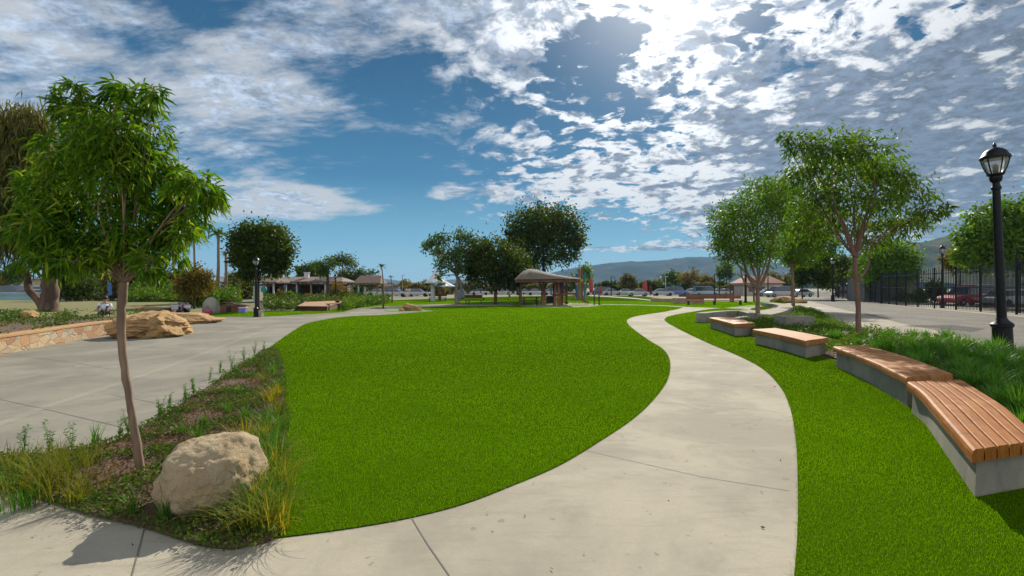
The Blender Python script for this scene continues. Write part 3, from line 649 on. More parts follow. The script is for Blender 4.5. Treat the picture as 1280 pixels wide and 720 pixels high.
# ---------------------------------------------------------------- stone wall and raised bed on the left
def stone_mat(name, warm):
    m, g, b, _ = newmat(name); v = coords(g, 'Object', (1.0, 1.0, 2.1))
    vo = g.n('ShaderNodeTexVoronoi'); g.put(vo.inputs['Vector'], g.vm('ADD', v, g.vm('SCALE', g.vm('SUBTRACT', g.noise(v, 3, 2, .5, 0, 1), (.5, .5, .5)), None, .18))); vo.inputs['Scale'].default_value = 2.6
    ve = g.n('ShaderNodeTexVoronoi', feature='DISTANCE_TO_EDGE'); g.nt.links.new(vo.inputs['Vector'].links[0].from_socket, ve.inputs['Vector']); ve.inputs['Scale'].default_value = 2.6
    sp = g.n('ShaderNodeSeparateColor'); g.put(sp.inputs[0], vo.outputs['Color'])
    c = g.ramp(sp.outputs[0], [(0, (.42, .26, .14)), (.3, (.50, .38, .22)), (.55, (.36, .33, .25)), (.8, (.48, .27, .12)), (1, (.36, .15, .08))])
    c = g.mix(g.ss(g.noise(v, 9, 6, .7), .4, .7, 0, .55), c, (.24, .17, .10)); e = g.ss(ve.outputs['Distance'], .0, .045)
    c = g.mix(e, (.30, .23, .16), c); g.put(b.inputs['Base Color'], c); b.inputs['Roughness'].default_value = .88
    bump(g, b, g.m('ADD', g.m('MULTIPLY', e, 1.2), g.noise(v, 20, 5, .7)), .8, .02); return m
M_stone = stone_mat('flagstone facing', 1); M_cope = make_rock('sandstone coping', (.50, .29, .14), (.42, .25, .12), (.32, .19, .10), 1.2, .5)
WALL = [(-220, 505), (-100, 462), (-30, 448), (30, 437), (75, 428), (115, 421), (150, 415.5), (164, 413)]
ribbon_wall('stone_wall', 'low wall of orange and grey flagstones with sandstone coping', 'wall', [tuple(gp(u, v)[:2]) for u, v in WALL], .32, 0, .40, M_stone, M_cope)
RB = [Vector((gp(u, v).x, gp(u, v).y + .1, 0)) for u, v in WALL] + [Vector((-14.9, 20.2, 0)), Vector((-16.6, 24, 0)), Vector((-20.2, 30, 0)), Vector((-24.6, 38, 0)), Vector((-28, 45, 0)), Vector((-75, 60, 0)), Vector((-60, 20, 0))]
sheet('raised_bed', RB, .37, M_soil, thick=.37)
sheet('raised_lawn', [Vector((-16.4, 21.6, 0)), Vector((-17.6, 25, 0)), Vector((-21.5, 31.5, 0)), Vector((-27.5, 44, 0)), Vector((-70, 57, 0)), Vector((-45, 27, 0)), Vector((-24, 22, 0))], .376, M_dry)
def scatter_cover(name, label, poly, n, h, L, W, m, z=.03, thresh=.45, sc=1.4, droop=.2, clump=1, holes=()):
    xs = [p[0] for p in poly]; ys = [p[1] for p in poly]; pl = [(p[0], p[1]) for p in poly]
    P = np.stack([RNG.uniform(min(xs), max(xs), n * 4), RNG.uniform(min(ys), max(ys), n * 4)], 1); P = P[inpoly(P, pl)]
    k = np.array([mn.noise(Vector((p[0] * sc, p[1] * sc, 3.3))) * .5 + .5 + RNG.normal() * .06 for p in P]) > thresh
    for hx, hy, hr in holes: k &= (((P[:, 0] - hx) ** 2 + (P[:, 1] - hy) ** 2) > (hr * RNG.uniform(.7, 1.15, len(P))) ** 2)
    P = P[k][:n]; nn = len(P)
    hh = np.array([(.35 + .9 * abs(mn.noise(Vector((p[0] * sc * 2.3, p[1] * sc * 2.3, 9.)))) * 1.6) for p in P]) * h * RNG.uniform(.1, 1, nn)
    C = np.stack([P[:, 0], P[:, 1], z + hh], 1); D = RNG.normal(size=(nn, 3)); D[:, 2] = np.abs(D[:, 2]) * .7 + .1; s = RNG.uniform(.6, 1.3, nn)
    V, Fc, kk = leaf_arrays(C, D, L * s, W * s, droop, 1); o = npmesh(name, V, Fc, kk, m); return tag(o, label, 'ground cover', kind='stuff')
gq = gp(150, 600)
cb_ = sum(bedL, Vector()) / len(bedL); scatter_cover('ground_cover', 'low creeping leaves covering the near planting bed', [cb_ + (p - cb_) * 1.035 for p in bedL], 42000, .10, .030, .018, L_cover, thresh=.42, sc=2.2, holes=[(gp(140, 592).x, gp(140, 592).y, .32), (gp(110, 612).x, gp(110, 612).y, .26), (gp(215, 556).x, gp(215, 556).y, .2)])
scatter_cover('leaf_litter', 'brown leaf litter and bark chips on the bed soil', bedL, 26000, .006, .022, .012, M_litter, z=.032, thresh=.2)
scatter_cover('ground_cover', 'low shrubs scattered over the raised bed soil', [p for p in RB[:8]] + [Vector((-14.9, 20.2, 0)), Vector((-17.4, 24.8, 0)), Vector((-40, 27, 0)), Vector((-40, 16, 0))], 20000, .26, .10, .055, L_cover, z=.37, thresh=.60, sc=.9)
BEDR = [Vector((*p, 0)) for p in [(4.15, 4.3), (5.7, 6.9), (6.0, 7.2), (7.1, 10.6), (7.3, 12), (7.55, 15.1), (8.0, 17.4), (8.6, 21), (11.5, 24.6), (14.2, 26.5), (17.6, 31.5), (20.4, 37.5), (22.5, 41), (21.0, 36), (18.2, 30), (14.9, 24), (12.9, 19.6), (12.4, 17), (12.1, 15), (11.6, 12), (10.6, 8.6), (7.6, 5.0), (4.7, 4.5)]]
sheet('border_bed', BEDR, .04, M_soil, thick=.04)
far_part = [p for p in BEDR if p.y > 11.5]
scatter_cover('ground_cover', 'bright green ground cover filling the bed behind the benches', far_part, 60000, .27, .075, .035, L_coverB, z=.04, thresh=.12, sc=.8)
near_part = [Vector((*p, 0)) for p in [(4.3, 4.6), (5.8, 7.0), (6.1, 7.4), (7.2, 11.5), (12.2, 12), (10.6, 8.6), (7.6, 5.0)]]
scatter_cover('ground_cover', 'low green weeds among the long grasses behind the nearest benches', near_part, 9000, .13, .045, .02, L_coverB, z=.04, thresh=.4, sc=1.2)

# ---------------------------------------------------------------- grass clumps
def clump(name, label, loc, n, h, w, spread, m, lean=.7, group=None, rz=0, seg=5, cat='grass clump'):
    V, Fc = blades(n, h, w, spread, lean, seg); o = npmesh(name, V, Fc, 4, m); o.location = loc; o.rotation_euler.z = rz
    return tag(o, label, cat, group)
protoG = [clump('grass_clump', 'x', (0, 0, 0), 105, .54, .019, .17, L_grassG, .85, 'long grasses behind the benches') for _ in range(4)]
k = 0; rr = random.Random(3); nrm = 0
LAB = 'arching dark green grass clump in the bed behind the benches'
pts = []
for yy in np.arange(4.9, 15.2, .36):
    x0 = np.interp(yy, [4.3, 6.9, 7.3, 10.6, 12, 15.2], [4.75, 6.35, 6.6, 8.0, 8.5, 9.5]); x1 = np.interp(yy, [4.3, 6, 8.6, 12, 15, 17], [5.4, 8.0, 10.0, 11.6, 12.5, 13])
    xx = x0 + .1
    while xx < x1:
        pts.append((xx + rr.uniform(-.12, .12), yy + rr.uniform(-.14, .14))); xx += .44
pts = [p for p in pts if rr.random() < (.93 if p[1] < 12 else .55) and p[0] / p[1] < 1.04]
for i, (xx, yy) in enumerate(pts[:290]):
    src = protoG[i % 4]; o = src if i < 4 else src.copy()
    if i >= 4: COL.objects.link(o)
    s = rr.uniform(.62, 1.1); o.location = (xx, yy, .03); o.rotation_euler.z = rr.uniform(0, 6.28); o.scale = (s, s, s * rr.uniform(.8, 1.1)); o['label'] = LAB
print('grass clumps', len(pts))
L_grassY2 = leafmat('straw yellow blade', [(0, (.10, .13, .012)), (.45, (.28, .25, .02)), (1, (.50, .36, .06))], .4, .5, 2)
# yellow-green clumps on the near bed
NY = [(12, 618, .30, 0), (38, 606, .42, 0), (62, 628, .40, 0), (85, 610, .38, 0), (98, 634, .26, 0), (30, 640, .22, 0), (118, 560, .26, 1), (-18, 610, .34, 0), (74, 585, .30, 0), (8, 590, .28, 0),
      (336, 628, .34, 2), (318, 650, .32, 2), (346, 668, .30, 2), (20, 628, .34, 0), (50, 616, .40, 0), (104, 622, .3, 0), (70, 600, .36, 0), (110, 585, .26, 0), (338, 575, .28, 2), (344, 605, .3, 2), (354, 612, .28, 2), (330, 555, .28, 2), (350, 540, .24, 2), (347, 498, .24, 2), (352, 640, .24, 2), (350, 575, .22, 2), (330, 672, .36, 2), (308, 668, .30, 2), (322, 640, .36, 2), (344, 650, .28, 2), (330, 610, .36, 2), (342, 590, .32, 2), (322, 575, .34, 2), (345, 560, .28, 2), (334, 540, .30, 2), (346, 525, .26, 2), (338, 505, .28, 2), (348, 488, .24, 2), (330, 480, .24, 2), (342, 468, .22, 2),
      (305, 560, .34, 2), (306, 530, .26, 1), (248, 556, .26, 1), (206, 655, .30, 1), (166, 648, .24, 1), (272, 655, .12, 1), (300, 495, .2, 1), (285, 520, .2, 1), (255, 535, .18, 1), (225, 545, .16, 1), (318, 455, .24, 1), (300, 470, .2, 1)]
gl = ['tuft of green grass with seed heads at the left edge of the near bed', 'small green grass tuft inside the near bed', 'yellowing grass tuft along the turf edge of the near bed']
gr = ['grass tufts at the left of the near bed', 'small tufts inside the near bed', 'yellow tufts beside the turf']
for u, v, h, t in NY:
    p = gp(u, v); o = clump('grass_tuft', gl[t], (p.x, p.y, .025), [70, 34, 75][t], h * [1.0, 1.05, 1.15][t], .0058, [.26, .08, .20][t], [random.choice([L_grassG, L_grassY, L_grassY]), L_grassG, random.choice([L_grassY, L_grassY2, L_grassG])][t], [1.05, .8, 1.15][t], gr[t], seg=6)
# tall thin weeds on the upper edge of the bed
def weed(loc, h, label, grp):
    mb = MB(); C = []; D = []
    for _ in range(random.randint(4, 7)):
        a = random.uniform(0, 6.28); l = random.uniform(.05, .22) * h; hh = h * random.uniform(.55, 1)
        P = [Vector((math.cos(a) * l * t * t, math.sin(a) * l * t * t, hh * t)) for t in (0, .35, .7, 1)]
        mb.tube(P, [.0022, .002, .0015, .001], 4)
        for q in range(26):
            t = random.uniform(.2, 1); p = P[0].lerp(P[3], t); p.x = math.cos(a) * l * t * t; p.y = math.sin(a) * l * t * t; C.append(p); D.append((random.gauss(0, 1), random.gauss(0, 1), random.uniform(-.1, .7)))
    r = thing('weed_plant', label, 'plant', loc, group=grp); mb.build('stem', L_grassG, r)
    V, Fc, kk = leaf_arrays(np.array(C), np.array(D), RNG.uniform(.018, .04, len(C)), RNG.uniform(.006, .012, len(C))); npmesh('foliage', V, Fc, kk, L_grassG, r)
for u, v, h in [(318, 447, .30), (330, 443, .26), (305, 455, .28), (290, 463, .32), (275, 472, .26), (262, 481, .24), (242, 497, .22), (232, 505, .26), (212, 518, .28), (200, 526, .3), (160, 548, .34), (150, 552, .28), (62, 572, .34), (90, 570, .30), (30, 578, .36)]:
    weed((gp(u, v).x, gp(u, v).y, .02), h * (1.25 if v < 500 else 1.), 'thin upright weed at the plaza edge of the near bed', 'weeds along the near bed')

def litter(name, label, n, polyuv, m, L=.03):
    C = []
    for _ in range(n):
        u, v = random.uniform(-20, 1300), 372 + 348 * random.random() ** 1.4; p = gp(u, v)
        if p.y < 30: C.append((p.x, p.y, .045 if inpoly(np.array([[p.x, p.y]]), [(q.x, q.y) for q in rightlawn])[0] or inpoly(np.array([[p.x, p.y]]), [(q.x, q.y) for q in lawnpoly])[0] else .016))
    C = np.array(C); D = RNG.normal(size=C.shape); D[:, 2] = .15; V, Fc, k = leaf_arrays(C, D, L * RNG.uniform(.5, 1.2, len(C)), L * .4 * RNG.uniform(.6, 1.2, len(C))); tag(npmesh(name, V, Fc, k, m), label, 'leaves', kind='stuff')
litter('fallen_leaves', 'small dry fallen leaves scattered over turf and paving', 100, None, M_litter)
# ---------------------------------------------------------------- near trees
tree('young_tree', 'slender leaning young tree with long drooping leaves in the near bed', 'tree', (176, 592),
     [(176, 592, .036), (171, 555, .031), (162, 500, .029), (154, 450, .030), (151, 410, .031), (152, 378, .034), (156, 352, .034)],
     [(150, 110, 12, 9, -.1), (192, 108, 10, 12), (92, 106, 12, 8), (274, 240, 8, 12), (84, 132, 20, 24), (110, 145, 30, 32), (178, 130, 24, 26), (150, 120, 22, 15), (140, 165, 44, 36), (92, 190, 40, 36), (150, 205, 50, 42), (190, 185, 24, 34), (70, 240, 44, 40), (58, 282, 34, 34), (120, 262, 58, 44),
      (185, 238, 40, 36), (215, 228, 30, 26), (244, 232, 28, 22), (262, 250, 16, 18), (228, 262, 32, 30), (100, 308, 42, 26), (160, 300, 46, 34), (206, 292, 32, 30), (236, 288, 14, 22), (190, 325, 22, 18), (60, 318, 28, 20), (92, 328, 28, 16), (128, 326, 18, 10), (172, 316, 20, 12), (215, 312, 18, 16), (46, 290, 24, 26), (104, 298, 30, 22)],
     (.10, .019), 13500, L_near, M_bark_tan, dspread=.28, droop=.4, seg=3, sig=.13, down=.35, per=16, twig=.003, inner=.15, limb=.14,
     extra=[[(156, 352, .034), (140, 325, .026), (118, 300, .018), (100, 265, .009)], [(156, 352, .030), (178, 322, .020), (205, 285, .013), (240, 245, .006)], [(155, 348, .022), (160, 300, .016), (150, 230, .010), (140, 150, .005)],
            [(150, 436, .008), (153, 405, .010), (151, 380, .009), (160, 345, .008)]])
tree('young_tree', 'airy red-barked young tree rising between the two nearest benches and the promenade', 'tree', (1074, 430),
     [(1074, 430, .09), (1073, 405, .068), (1073, 380, .063), (1070, 350, .066), (1069, 322, .062)],
     [(980, 172, 10, 12), (1185, 262, 8, 7), (1075, 172, 12, 9), (1000, 182, 24, 18), (1040, 186, 36, 22), (1082, 190, 34, 20), (1010, 215, 34, 30), (1060, 215, 44, 30), (1100, 212, 24, 26), (1122, 218, 20, 18), (1140, 240, 28, 24), (1160, 262, 20, 14), (1090, 248, 46, 28), (1020, 250, 36, 28),
      (1050, 275, 34, 24), (1110, 278, 38, 20), (1010, 285, 24, 20), (1140, 280, 26, 14), (1085, 300, 26, 16)],
     (.155, .042), 11500, L_right, M_bark_red, dspread=1.1, droop=.3, seg=3, sig=.15, down=.4, per=16, twig=.007, inner=.15, limb=.2,
     extra=[[(1069, 322, .07), (1062, 300, .06), (1050, 275, .035), (1020, 240, .015)], [(1069, 322, .07), (1074, 300, .06), (1082, 270, .04), (1095, 230, .015)], [(1072, 352, .04), (1084, 335, .03), (1086, 315, .02), (1105, 290, .012)]])
tree('young_tree', 'round-crowned young tree with forked pale trunk behind the shortest bench', 'tree', (948, 399),
     [(948, 399, .12), (947, 385, .10), (947, 368, .10), (948, 355, .09)],
     [(905, 275, 22, 26), (925, 262, 24, 24), (950, 250, 26, 28), (965, 275, 24, 34), (930, 295, 34, 28), (905, 300, 20, 18), (955, 310, 30, 22), (915, 318, 18, 12), (975, 240, 16, 20), (940, 325, 18, 12)],
     (.20, .07), 10500, L_bright, M_bark_tan, dspread=1.2, seg=1, sig=.2, down=.35, per=18, twig=.014, inner=.25,
     extra=[[(948, 362, .10), (936, 345, .08), (928, 325, .05), (920, 300, .02)], [(948, 362, .10), (958, 340, .08), (964, 318, .05), (965, 290, .02)], [(947, 370, .05), (930, 352, .04), (925, 335, .03)]])
tree('young_tree', 'yellow-green young tree with a straight thin trunk in the far end of the bench bed', 'tree', (992, 386.5),
     [(992, 386.5, .14), (991, 365, .12), (991, 345, .11), (990, 332, .10)],
     [(980, 250, 18, 22), (965, 235, 14, 14), (1000, 270, 24, 24), (985, 295, 24, 20), (1018, 290, 24, 18), (1010, 312, 28, 14), (975, 315, 14, 12), (1035, 305, 12, 14), (992, 322, 16, 10)],
     (.28, .11), 9000, L_brightY if 'L_brightY' in globals() else L_bright, M_bark_tan, dspread=2., sig=.2, per=16, twig=.02, inner=.25)
# ---------------------------------------------------------------- left side trees
tree('willow_tree', 'huge drooping willow-like tree with thick furrowed trunk at the left edge', 'tree', (62, 391),
     [(60, 391, .50), (61, 375, .38), (63, 350, .34), (66, 325, .33), (60, 290, .30), (45, 250, .2)],
     [(10, 160, 34, 22), (-15, 200, 40, 40), (30, 190, 30, 40), (5, 240, 34, 44), (-30, 270, 30, 50), (20, 290, 24, 30), (45, 150, 20, 18), (-60, 180, 50, 40), (48, 215, 22, 44), (-50, 320, 26, 30), (60, 310, 22, 18)],
     (.55, .06), 26000, L_willow, M_bark_willow, z0=.36, dspread=1.5, droop=.3, sig=.3, down=2.4, per=22, twig=.03, inner=.2, depth=26.5,
     extra=[[(57, 388, .24), (48, 374, .19), (38, 362, .17), (32, 349, .16), (30, 337, .14), (20, 330, .10)], [(60, 300, .3), (30, 250, .2), (5, 200, .1)]])
def far_tree(u, vb, v0, v1, w, label, lm=L_mid, bark=M_bark_dark, n=1800, name='tree', cat='tree', leafpx=3.2, group=None, nb=7, depth=None, tr=None, z0=0., **k):
    d = depth or gp(u, vb).y; px = d / F
    blobs = autoblobs(u, v0, v1, w, nb) if not isinstance(w, list) else w
    r = tr or max(.12, (w if not isinstance(w, list) else 40) * px * .028)
    vend = v0 + (v1 - v0) * .6
    return tree(name, label, cat, (u, vb), [(u, vb, r), (u + random.uniform(-1, 1), (vb + v1) / 2, r * .8), (u + random.uniform(-1, 1), vend, r * .45)], blobs, (leafpx * px * 1.15, leafpx * px * .72), int(n * 1.35), lm, bark,
                z0=z0, group=group, dspread=(w if not isinstance(w, list) else 50) * px * .22, sig=.24, per=14, twig=.03, depth=depth, inner=.3, **k)
far_tree(323, 388, 277, 358, [(325, 302, 27, 20), (306, 306, 18, 20), (345, 308, 20, 19), (314, 290, 18, 9), (335, 292, 19, 11), (298, 322, 11, 11), (348, 333, 13, 12), (322, 333, 22, 14), (308, 338, 11, 10), (355, 318, 8, 14)],
         'dense dark ficus tree with a rounded crown behind the left lamp post', L_dark, n=9000, leafpx=3.6)
far_tree(619, 383.6, 300, 355, [(620, 322, 30, 20), (600, 325, 20, 20), (640, 330, 20, 22), (590, 340, 12, 12), (612, 345, 26, 12), (636, 350, 22, 9), (606, 308, 12, 8), (628, 306, 10, 7)],
         'broad low dark tree with a brown trunk left of the picnic shelter', L_dark, M_brown, n=7000, leafpx=3.2, tr=.2, depth=50.5)
far_tree(680, 380.5, 260, 335, [(672, 285, 30, 22), (655, 280, 22, 18), (700, 280, 26, 18), (680, 268, 24, 10), (715, 292, 17, 15), (650, 300, 16, 16), (685, 310, 34, 18), (722, 300, 9, 12), (665, 325, 22, 10), (708, 318, 16, 8), (640, 292, 8, 12), (655, 330, 12, 8)],
         'tallest dense dark tree, its wide crown above the picnic shelter', L_dark, n=10500, leafpx=3.0, tr=.3, depth=66)
tree('tree', 'sparse open tree with bare forked limbs beside the white canopy', 'tree', (571, 380.5), [(572, 380.5, .24), (570, 365, .18), (572, 352, .15), (571, 344, .14)],
     [(541, 302, 11, 6), (533, 309, 7, 5), (552, 298, 12, 6), (576, 294, 16, 6), (590, 299, 8, 6), (548, 315, 8, 10), (552, 330, 7, 12), (566, 318, 10, 10), (580, 312, 12, 9), (570, 332, 10, 8), (589, 318, 8, 7), (549, 345, 4, 6), (597, 306, 5, 5)],
     (.30, .16), 3000, L_mid, mat('pale bark', (.28, .24, .20), (.18, .155, .13), 4), dspread=1.5, sig=.3, per=10, twig=.04, inner=.1,
     extra=[[(571, 345, .13), (580, 332, .09), (587, 318, .05)], [(571, 345, .13), (562, 328, .08), (552, 312, .05)], [(574, 376, .13), (577, 360, .11), (574, 346, .08)]])
far_tree(243, 386, 330, 375, [(243, 345, 17, 13), (230, 355, 12, 10), (255, 352, 12, 12), (240, 362, 18, 9)], 'small yellow-brown tree behind the seated people', L_brown, n=2200, tr=.1, leafpx=3.)
far_tree(252, 384, 352, 384, [(252, 368, 13, 12), (240, 374, 10, 8), (262, 374, 8, 8)], 'low bright green bush left of the grey dome boulder', L_bright, n=1300, tr=.06, name='bush', cat='bush')
far_tree(95, 380, 338, 378, [(95, 355, 18, 15), (88, 365, 12, 10), (108, 360, 13, 15), (82, 350, 9, 9)], 'dark bushy tree just right of the willow trunk', L_dark, n=2500, depth=48)
for i, (u, v0, v1, w, lb, lm) in enumerate([(170, 330, 372, 40, 'olive tree behind the sandstone outcrop', L_olive), (205, 325, 370, 44, 'dark tree shading the pergola at left', L_dark), (140, 335, 372, 26, 'thin yellow-green tree between the blue banners', L_brown), (118, 325, 362, 30, 'green tree behind the left blue banner', L_bright),
        (222, 338, 368, 30, 'dark tree behind the yellow-brown one', L_mid), (292, 340, 378, 26, 'tree left of the ficus trunk, in front of the white frame', L_olive), (306, 345, 380, 16, 'slim cypress-like tree beside the ficus trunk', L_dark), (382, 330, 352, 28, 'rounded green tree rising above the brown shelter roof', L_mid),
        (398, 330, 348, 20, 'smaller green tree touching the shelter roof ridge', L_mid), (22, 328, 352, 30, 'green tree behind the parked vehicles at the left edge', L_mid), (0, 340, 356, 40, 'olive tree at the far left behind the vehicles', L_olive), (185, 345, 366, 24, 'pale olive bush behind the pergola', L_olive)]):
    far_tree(u, 375.5, v0, v1, w, lb, lm, n=1300, depth=58 + i * 2.3)
# umbrella-shaped trees between the shelters
far_tree(409, 378, 322, 345, [(408, 334, 9, 8), (398, 330, 9, 3), (412, 326, 9, 3), (405, 340, 7, 7), (418, 329, 5, 2)], 'flat-topped tree in front of the brown shelter', L_mid, n=1000, depth=52, leafpx=2.2, tr=.2)
far_tree(428, 378, 321, 334, [(429, 325, 14, 3.5), (438, 330, 9, 2.5), (420, 324, 6, 2)], 'thin umbrella-shaped pine, highest between the shelters', L_dark, n=700, depth=66, leafpx=2.2)
far_tree(441, 378, 336, 356, [(440, 341, 17, 6), (428, 344, 9, 5), (455, 343, 12, 4), (441, 350, 13, 5), (467, 341, 6, 2.5)], 'broad dark flat-topped tree left of the small shelter', L_dark, n=1500, depth=70, leafpx=2.2)
# palms
def palm(u, vb, vt, w, label, d, lm=L_mid, n=20, droop=.7, tr=1.):
    b = Vector(((u - 640) / F * d, d, 0)); px = d / F; h = (vb - vt) * px; root = thing('palm_tree', label, 'palm tree', b, group=None)
    top = Vector((random.uniform(-.2, .2), 0, h - w * px * .1)); MB().tube([(0, 0, 0), top * .5 + Vector((.1, 0, 0)), top], [.26 * tr, .17 * tr, .15 * tr], 8).build('trunk', M_bark_tan, root, smooth=True)
    C = []; D = []; L = []
    for i in range(n):
        a = i * 2.399; e = random.uniform(-.3, 1.1); fl = w * px * .68; q = Vector((math.cos(a) * math.cos(e), math.sin(a) * math.cos(e), math.sin(e)))
        for k in range(18):
            t = (k + 1) / 18; p = top + q * fl * t; p.z -= droop * fl * t * t * .8
            for s in (-1, 1):
                C.append(p); D.append(q * .5 + Vector((-q.y * s, q.x * s, -.5))); L.append(fl * .3 * (1.1 - t * .7))
    V, Fc, kk = leaf_arrays(np.array(C), np.array(D), np.array(L), np.array(L) * .22); npmesh('crown', V, Fc, kk, lm, root); return root
palm(243, 378, 296, 30, 'tall fan palm beside the big young tree, against the sky', 82)
palm(271, 382, 293, 24, 'slim tall palm in front of the white frame building', 60, n=16)
palm(281, 380, 318, 14, 'shorter slim palm just right of the tall slim one', 64, n=10)
palm(479, 386, 331, 12, 'spindly young palm on the far lawn, left of the light pole', 40, n=8, droop=.9, tr=.3)
palm(490, 380, 346, 7, 'second spindly palm leaning beside the first on the far lawn', 56, n=8, tr=.35)
palm(1140, 372, 300, 22, 'feathery tree top standing over the fence left of the tall thin lamp', 70, n=10, lm=L_mid)
# ---------------------------------------------------------------- horizon trees
for i, (u, v0, v1, w, lb, lm) in enumerate([(787, 344, 366, 28, 'olive tree at the parking lot, left of the closed red parasol', L_olive), (822, 350, 366, 14, 'thin brownish tree right of the closed red parasol', L_brown), (840, 338, 356, 26, 'green tree above the blue vehicles on the horizon', L_mid),
        (862, 336, 368, 26, 'brown-olive tree with a thick trunk behind the long benches', L_brown), (884, 343, 362, 18, 'yellowish small tree right of the brown-olive tree', L_brown), (908, 328, 350, 24, 'light green tree left of the swing frame', L_mid), (968, 340, 360, 24, 'yellow tree seen between the two young trees', L_brown),
        (988, 343, 360, 24, 'olive tree behind the thin straight trunk', L_olive), (940, 345, 362, 22, 'brown tree behind the forked trunk', L_brown), (505, 352, 368, 22, 'low brownish tree left of the white canopy', L_brown), (530, 352, 368, 26, 'green bushy tree behind the white canopy mast', L_mid),
        (552, 356, 372, 20, 'small olive tree under the white canopy', L_olive), (598, 350, 370, 30, 'olive tree in the gap beside the sparse tree', L_olive), (640, 352, 370, 28, 'pale tree behind the brown trunk of the low dark tree', L_olive), (662, 345, 368, 26, 'green tree seen through the left half of the picnic shelter', L_mid),
        (720, 338, 366, 22, 'green tree behind the slide', L_mid), (733, 330, 362, 12, 'slim green tree beside the coloured totem posts', L_bright), (768, 352, 366, 18, 'dark low tree left of the thin black pole', L_dark), (757, 355, 368, 18, 'small dark tree right of the red parasols', L_mid),
        (452, 352, 370, 20, 'bush behind the small shelter', L_mid), (468, 350, 368, 22, 'dark tree right of the small shelter', L_dark), (900, 352, 364, 16, 'small dark tree behind the parked van', L_dark), (810, 356, 366, 20, 'dark shrub row tree behind the red parasol', L_dark)]):
    far_tree(u, 369, v0, v1, w, lb, lm, n=900, depth=118 + (i * 37 % 50), leafpx=2.6)
far_tree(1003, 375.5, 305, 362, [(1003, 325, 12, 16), (1015, 340, 16, 14), (1025, 325, 14, 16), (998, 345, 8, 12), (1030, 345, 12, 12)], 'dark tree behind the yellow-green young tree, over the promenade end', L_dark, n=3500, depth=72)
far_tree(1022, 375, 318, 360, [(1035, 335, 14, 16), (1050, 330, 14, 14), (1060, 340, 14, 12), (1045, 350, 20, 9)], 'dark spreading tree over the screened end of the fence', L_dark, n=2800, depth=86)
far_tree(1112, 378, 298, 352, [(1112, 318, 22, 18), (1092, 328, 18, 18), (1130, 326, 18, 18), (1105, 340, 28, 12), (1125, 342, 18, 12)], 'rounded green tree behind the fence left of the grey wall', L_bright, n=5000, depth=58)
far_tree(1080, 378, 315, 355, [(1085, 330, 16, 14), (1078, 345, 14, 12)], 'darker green tree partly hidden by the red-barked trunk', L_mid, n=1600, depth=64)
far_tree(1245, 385, 255, 340, [(1235, 275, 24, 18), (1262, 268, 24, 16), (1290, 270, 30, 20), (1215, 295, 20, 16), (1245, 300, 30, 22), (1275, 305, 30, 22), (1205, 318, 14, 12), (1230, 322, 28, 14), (1300, 320, 40, 20)],
         'large light green tree behind the fence at the right edge', L_bright, n=9000, depth=42, leafpx=4.2)
far_tree(1200, 380, 305, 336, [(1203, 318, 15, 10), (1192, 328, 12, 8), (1212, 328, 12, 9)], 'yellowish tree behind the fence next to the red vehicle', L_brown, n=1800, depth=56)
for i, (u, w) in enumerate([(1172, 20), (1150, 16), (1105, 12), (1128, 14), (1200, 14)]):
    far_tree(u, 379.5, 348 if i == 0 else 362, 380, w, ['round dark bush behind the fence at the thin lamp', 'low bush behind the fence right of the grey wall', 'yellow-green bush behind the fence near the tree trunk', 'lime bush in front of the grey wall', 'brownish bush behind the fence below the red vehicle'][i], [L_dark, L_mid, L_bright, L_bright, L_brown][i], n=900, depth=[50, 56, 62, 58, 46][i], name='bush', cat='bush', tr=.05)
# shrub bed beyond the left path
sb = px2([(325, 395), (335, 386), (372, 386.5), (372, 381), (330, 380)])
def shrubs(name, label, poly, n, h, L, m, **k): return scatter_cover(name, label, poly, n, h, L, L * .5, m, thresh=.25, sc=.5, **k)
shrubs('shrub_mass', 'mixed green and reddish shrubs in front of the brown shelter', px2([(332, 390), (372, 389), (372, 383), (430, 380), (470, 380.5), (440, 377), (330, 378)]), 16000, .9, .22, L_cover)
shrubs('shrub_mass', 'tall feathery planting between deck and path', px2([(430, 389), (446, 386), (486, 379.5), (486, 377), (430, 380)]), 9000, .9, .22, L_coverB)
shrubs('shrub_mass', 'low shrubs along the back of the park near the dome boulder', px2([(160, 383), (250, 382.5), (300, 381), (300, 378), (160, 379)]), 16000, 1.7, .3, L_coverB)
for i, (u, v, h, lm) in enumerate([(349, 380, 16, L_brown), (362, 379, 14, L_bright), (385, 379, 12, L_brown), (395, 378, 13, L_brown), (340, 379, 13, L_mid), (420, 378, 24, L_brown), (424, 377.5, 28, leafmat('orange leaf', [(0, (.14, .05, .01)), (.5, (.28, .12, .02)), (1, (.36, .2, .03))], .3)), (452, 379, 14, L_mid), (461, 380, 15, L_mid), (436, 379, 18, L_olive)]):
    far_tree(u, v, v - h, v, h * .9, ['yellowish shrub at the left of the brown shelter', 'bright green shrub under the brown shelter eave', 'yellowish shrub under the shelter post', 'golden shrub between the shelter posts', 'green shrub beside the teal sign', 'tall golden shrub left of the dark green lamp', 'tall orange-leaved shrub right of the dark green lamp', 'green shrub in front of the small shelter', 'green shrub at the right corner of the small shelter', 'dusty olive shrub below the flat-topped tree'][i], lm, n=500, name='shrub', cat='shrub', tr=.05, leafpx=2)

